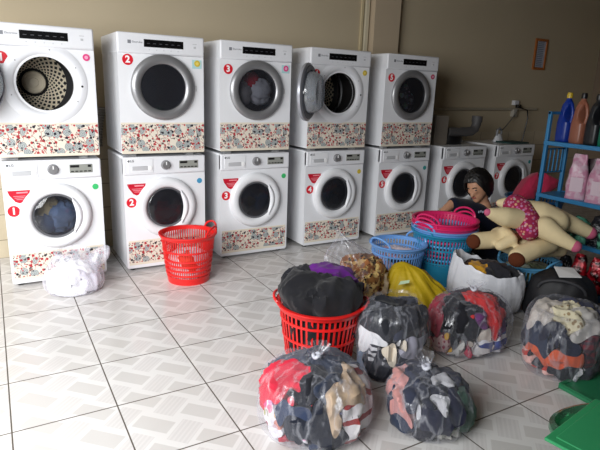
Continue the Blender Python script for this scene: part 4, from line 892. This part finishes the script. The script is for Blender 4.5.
body = [[(neck + Vector((0, 0, 0.03)), 0.05), (chest, 0.115), (belly, 0.115), (hip, 0.13)], [(chest + (neck - chest) * 0.5, 0.08), (shR, 0.052)], [(chest + (neck - chest) * 0.5, 0.08), (shL, 0.052)],
        [(shR, 0.052), (elR, 0.04), (haR, 0.026)], [(shL, 0.052), (elL, 0.04), (haL, 0.027)],
        [(hip, 0.11), (knR, 0.065), (anR, 0.04)], [(hip, 0.11), (knL, 0.065), (anL, 0.04)],
        [(anR, 0.04), (anR + Vector((-0.06, -0.1, -0.03)), 0.035)], [(anL, 0.04), (anL + Vector((-0.05, -0.11, -0.03)), 0.035)],
        [(neck, 0.048), (H3(0, -0.02, -0.06), 0.052)],
        [(H3(0, 0.062, -0.088), 0.03)], [(H3(0, 0.093, -0.02), 0.014), (H3(0, 0.106, -0.036), 0.015)], [(H3(0.02, 0.075, -0.008), 0.026)], [(H3(-0.02, 0.075, -0.008), 0.026)], [(H3(0.078, 0, -0.02), 0.018)], [(H3(-0.078, 0, -0.02), 0.018)]]
body += hand(haR, haR - elR, CU) + hand(haL, haL - elL, CU)
chains_mesh('body', body, SKIN, pe, voxel=0.0075, smooth=4, extra=[((hc, 0.075, 0.095, 0.112), dict(n=24, rot=RM)), ((H3(0, 0.035, -0.05), 0.058, 0.058, 0.062), dict(n=20, rot=RM))])
for s in (-1, 1):
    MB().ball(H3(s * 0.031, 0.086, 0.002), 0.013, 0.008, 0.006, 12, RM).build('eye', DARK, pe)
    MB().tube([H3(s * 0.016, 0.096, 0.022), H3(s * 0.032, 0.093, 0.027), H3(s * 0.046, 0.083, 0.02)], 0.004, 6).build('eyebrow', HAIRM, pe)
MB().ball(H3(0, 0.092, -0.062), 0.021, 0.008, 0.007, 12, RM).build('mouth', plain('lips', (160, 84, 76), 0.5), pe)
P = []
for i in range(41):
    th = PI * 0.80 * i / 40; row = []
    for k in range(72):
        a = 2 * PI * k / 72; dx, dy, dz = math.sin(th) * math.cos(a), math.sin(th) * math.sin(a), math.cos(th)
        front = max(0, dy); lim = PI * (0.80 - 0.46 * max(0, min(1, (dy / max(math.sin(th), 0.15) - 0.25) / 0.6)))
        t_ = th * lim / (PI * 0.80); dx, dy, dz = math.sin(t_) * math.cos(a), math.sin(t_) * math.sin(a), math.cos(t_)
        g = 1 + 0.05 * fr(Vector((dx * 9, dy * 9, dz * 2)))
        row.append(H3(dx * 0.108 * g, dy * 0.128 * g - 0.016, dz * 0.145 * g + 0.004))
    P.append(row)
hr = MB().grid(P, closed_v=True).build('hair', HAIRM, pe); so = hr.modifiers.new('solid', 'SOLIDIFY'); so.thickness = 0.012; so.offset = -1
slv = elR.lerp(shR, 0.12); slvL = elL.lerp(shL, 0.15)
sh = chains_mesh('t_shirt', [[(neck + (chest - neck) * 0.3, 0.07), (chest, 0.135), (belly, 0.135), (hip + Vector((0, 0, 0.03)), 0.14)], [(chest + (neck - chest) * 0.5, 0.095), (shR, 0.066), (slv, 0.06)], [(chest + (neck - chest) * 0.5, 0.095), (shL, 0.066), (slvL, 0.06)]], NAVY, pe, voxel=0.011, smooth=6)
chains_mesh('trousers', [[(hip, 0.135), (hip.lerp(knR, 0.6), 0.095), (knR, 0.08), (anR + Vector((0, 0, 0.05)), 0.055)], [(hip, 0.135), (hip.lerp(knL, 0.6), 0.095), (knL, 0.08), (anL + Vector((0, 0, 0.05)), 0.055)]], PANT, pe, voxel=0.012, smooth=6)
q0 = D(482, 212, wd - 0.09); mb = MB()
for k in range(4): mb.ball(q0 + CR * (-0.024 + 0.016 * k) + CU * (0.004 * (k % 2)), 0.0075, 0.006, 0.011, 10)
mb.build('chest_print', plain('white_ink', (196, 204, 224), 0.8), pe)

# ------------------------------------------------------------------ green scale and stool at lower right
GP = plain('green_painted_metal', (58, 164, 106), 0.35, 0, 0.5, 0.04); GP2 = plain('green_plastic', (44, 124, 84), 0.35, 0, 0.5, 0.05)
sc = thing('weighing_scale', 'green dial scale with a flat square pan, at the bottom right corner', 'weighing scale', (2.085, -2.925, 0.0), math.radians(9))
MB().box(0.06, 0.32, -0.28, -0.05, 0.0, 0.22).build('housing', GP, sc, bevel=0.02, seg=3)
MB().lathe([(0.02, 0.2), (0.02, 0.285)], 16, (0.19, -0.165, 0)).build('pillar', CHROME, sc)
pn = MB().box(0.0, 0.38, -0.33, 0.0, 0.284, 0.296).build('pan', GP, sc, bevel=0.004)
MB().box(0.025, 0.355, -0.305, -0.025, 0.296, 0.302).build('pan_tread', GP, pn, bevel=0.003)
dl = bpy.data.objects.new('dial', None)
mb = MB().lathe([(0.0001, -0.03), (0.135, -0.03), (0.15, -0.02), (0.155, 0.012), (0.148, 0.03), (0.128, 0.034), (0.12, 0.012)], 48)
dlo = mb.build('dial', plain('green_chrome', (120, 186, 150), 0.18, 0.85), sc, loc=(0.33, -0.035, 0.215)); dlo.rotation_euler = (math.radians(-22), 0, math.radians(6))
MB().lathe([(0.0001, 0.012), (0.13, 0.012)], 40).build('dial_face', plain('dial_shade_green', (40, 120, 76), 0.3), dlo)  # shade between rim and pan is put into the face's dark green
MB().box(-0.003, 0.003, -0.1, 0.01, 0.014, 0.017).build('pointer', RED, dlo)
st = thing('plastic_board', 'flat green plastic board lying on the floor at the right edge', 'board', (2.885, -2.47, 0))
MB().box(0, 0.5, -0.5, 0, 0.0, 0.022).build('panel', GP2, st, bevel=0.006, seg=3)
MB().box(0, 0.5, -0.018, 0, 0.02, 0.03).box(0, 0.018, -0.5, -0.018, 0.02, 0.03).build('raised_edge', GP2, st, bevel=0.004)

# ------------------------------------------------------------------ things on the back wall and on the far washers
pf = thing('picture_frame', 'small wooden framed notice hanging high on the back wall', 'picture frame', (6.66, YB - 0.001, 1.87))
WOOD = plain('frame_wood', (176, 104, 50), 0.5, 0, 0.4, 0.2, 30)
mb = MB().box(-0.115, 0.115, -0.02, 0, -0.185, -0.155).box(-0.115, 0.115, -0.02, 0, 0.155, 0.185).box(-0.115, -0.087, -0.02, 0, -0.156, 0.156).box(0.087, 0.115, -0.02, 0, -0.156, 0.156)
mb.build('frame', WOOD, pf, bevel=0.003)
t = NT('printed_notice'); o = t.obj(); x, y, z = t.sep(o); q = t.math('FRACT', t.math('MULTIPLY', z, 46.0)); t.base(t.mix(t.math('MULTIPLY', t.math('GREATER_THAN', q, 0.5), t.math('LESS_THAN', t.math('ABSOLUTE', x), 0.055)), lin((190, 196, 210)), lin((120, 132, 152)))); NOTE = t.set(0.4)
MB().box(-0.09, 0.09, -0.008, -0.002, -0.157, 0.157).build('notice', NOTE, pf, smooth=False)
PIPE = plain('cream_pvc', (188, 178, 158), 0.5)
o = MB().tube([(2.0, YB - 0.022, 1.17), (4.0, YB - 0.12, 1.175), (4.35, YB - 0.12, 1.178), (4.5, YB - 0.022, 1.18), (6.72, YB - 0.022, 1.203)], 0.017, 12).build('wall_pipe', PIPE); tag(o, 'thin cream pipe running along the back wall above the washers', 'pipe')
so = thing('wall_socket', 'white wall socket with a black plug on the back wall pipe', 'wall socket', (6.30, YB - 0.03, 1.235))
MB().box(-0.04, 0.04, -0.02, 0.03, 0.012, 0.07).build('socket_box', PANELW, so, bevel=0.006)
MB().box(-0.025, 0.04, -0.06, -0.018, -0.02, 0.022).build('plug', DARK, so, bevel=0.006)
MB().box(-0.04, 0.035, -0.02, 0.03, -0.13, -0.035).build('switch_plate', plain('dusty_white', (186, 180, 168), 0.5), so, bevel=0.006)
# small white appliance on the last washer, with cords
ap = thing('clothes_iron', 'small white clothes iron standing on the last washer', 'clothes iron', (5.60, 0.30, 0.85), 0.3)
P = []
for i in range(13):
    u = i / 12; row = []
    for k in range(28):
        a = 2 * PI * k / 28; sx = math.cos(a); g = (1 - 0.5 * max(0, sx)) if sx > 0 else 1; row.append((0.11 * sx * (1 - 0.45 * u), 0.055 * math.sin(a) * g * (1 - 0.6 * u), 0.004 + 0.085 * u))
    P.append(row)
b = MB().grid(P, closed_v=True); b.f.append(tuple(range(28))); b.f.append(tuple(12 * 28 + k for k in range(28))); b.build('iron_body', PANELW, ap)
MB().lathe([(0.0001, 0.0), (0.1, 0.0), (0.1, 0.005), (0.0001, 0.005)], 28, ay=0.52).build('sole_plate', DARK, ap)
MB().tube([(-0.07, 0, 0.07), (-0.06, 0, 0.13), (0.0, 0, 0.15), (0.05, 0, 0.12), (0.05, 0, 0.07)], 0.012, 8).build('iron_handle', GREY, ap)
o = MB().tube([(5.54, 0.30, 0.955), (5.62, 0.36, 0.98), (5.9, 0.5, 0.97), (6.12, 0.6, 1.05), (6.27, 0.66, 1.13), (6.3, 0.655, 1.2)], 0.008, 8).build('power_cord', plain('grey_cord', (130, 126, 118), 0.6)); tag(o, 'pale power cord from the iron up to the socket', 'power cord')
o = MB().tube([(6.31, 0.62, 1.22), (6.42, 0.6, 1.19), (6.45, 0.6, 1.1), (6.4, 0.58, 0.95), (6.36, 0.6, 0.6), (6.34, 0.62, 0.01)], 0.008, 8).build('power_cord', DARK); tag(o, 'black power cord looping down from the plug on the wall', 'power cord')
o = MB().box(5.50, 5.79, 0.04, 0.26, 0.851, 0.866).build('folded_mat', plain('dark_teal_mat', (30, 66, 64), 0.7), bevel=0.004); tag(o, 'dark teal mat lying on top of the last washer', 'mat')
# grey duct and board on washer 6
du = thing('exhaust_duct', 'grey elbow duct lying on top of washer 6', 'duct', (4.635, 0.10, 0.85))
DG = plain('grey_duct', (82, 80, 80), 0.6)
pts = [(0.05, 0.1, 0.125), (0.2, 0.1, 0.125), (0.33, 0.1, 0.125), (0.4, 0.1, 0.13), (0.445, 0.1, 0.155), (0.465, 0.1, 0.2), (0.47, 0.1, 0.27)]
MB().tube(pts, 0.048, 18).build('pipe', DG, du)
MB().tube([(0.468, 0.1, 0.225), (0.47, 0.1, 0.29)], 0.056, 18).build('collar', DG, du)
MB().lathe([(0.06, 0.0), (0.07, 0.03), (0.06, 0.085)], 20, (0.14, 0.1, 0.0), ax=1.9, cap0=True, cap1=True).build('support', DARK, du)
bo = thing('grey_board', 'grey cardboard box standing beside the rightmost dryer', 'box', (4.463, 0.20, 0.85))
MB().box(0.0, 0.17, -0.06, 0.1, 0.0, 0.29).build('box_body', plain('grey_card', (120, 112, 102), 0.8), bo, bevel=0.004)
MB().box(-0.002, 0.172, -0.062, 0.102, 0.285, 0.293).build('box_flap', plain('grey_card_edge', (132, 124, 112), 0.8), bo, bevel=0.002)
# exhaust hoses behind the first dryers
HOSE = plain('pale_flexible_hose', (150, 146, 140), 0.5)
pts = [(1.33 + 0.02 * math.sin(s * 3), YB - 0.09 - 0.01 * s, 1.20 - 0.28 * s) for s in [i / 10 for i in range(11)]]
hs = thing('exhaust_hose', 'pale exhaust hose hanging in the gap between the first two dryers', 'hose', (1.33, YB - 0.09, 0.86))
P = []
for i in range(61):
    s = i / 60; r = 0.05 + 0.004 * math.sin(s * 90); z = 0.0 + 0.30 * s
    P.append([(r * math.cos(2 * PI * k / 24) + 0.05 * s * s, r * math.sin(2 * PI * k / 24), z) for k in range(24)])
MB().grid(P, closed_v=True).build('hose_skin', HOSE, hs)
# laundry inside some drums
def drum_load(x, z, cols, where, seed, grp):
    heap((x + 0.3, 0.17, z), 0.17, 0.11, [(0.001, -0.13), (0.5, -0.12), (0.85, -0.07), (0.95, 0.0), (0.7, 0.06), (0.001, 0.085)], cols, where, grp, seed=seed, amp=0.018, nphi=72, nt=40) if False else None
    c0 = Vector((x + 0.3, 0.135, z)); 
    for i, (c_, kd, c2, word, dx, dz, r) in enumerate(cols):
        P = []
        for a_ in range(25):
            th = PI * a_ / 24; row = []
            for k in range(36):
                a = 2 * PI * k / 36; n = Vector((math.sin(th) * math.cos(a), math.sin(th) * math.sin(a) * 0.8, math.cos(th)))
                row.append(n * r * (1 + 0.28 * (1 - 2 * abs(fr(n * 2.2 + Vector((seed + i * 3, 1, 2)))))))
            P.append(row)
        o = MB().grid(P, closed_v=True).build('garment', cloth(c_, kd, c2 or (240, 240, 240)), loc=c0 + Vector((dx, 0.015 * (i % 2), dz))); tag(o, word + ' ' + where, 'clothing', grp)
drum_load(WX[0], 0.475, [((120, 140, 168), 'plain', None, 'blue grey garment', 0.05, -0.05, 0.10), ((200, 180, 130), 'plain', None, 'yellowish garment', -0.06, 0.04, 0.075), ((70, 90, 120), 'plain', None, 'denim garment', -0.06, -0.09, 0.08)], 'behind the window of washer 1', 1, 'laundry inside washer 1')
drum_load(WX[2], 1.33, [((150, 146, 142), 'plain', None, 'grey garment', -0.08, -0.03, 0.085), ((190, 50, 60), 'plain', None, 'red garment', 0.02, 0.07, 0.06), ((226, 224, 224), 'plain', None, 'white garment', 0.09, -0.01, 0.085)], 'behind the window of dryer 3', 2, 'laundry inside dryer 3')
drum_load(WX[4], 1.33, [((70, 60, 66), 'floral', (190, 184, 186), 'dark patterned garment', -0.04, 0.0, 0.105), ((90, 70, 76), 'floral', (210, 206, 206), 'patterned garment at the right', 0.07, -0.06, 0.08)], 'behind the window of dryer 5', 3, 'laundry inside dryer 5')
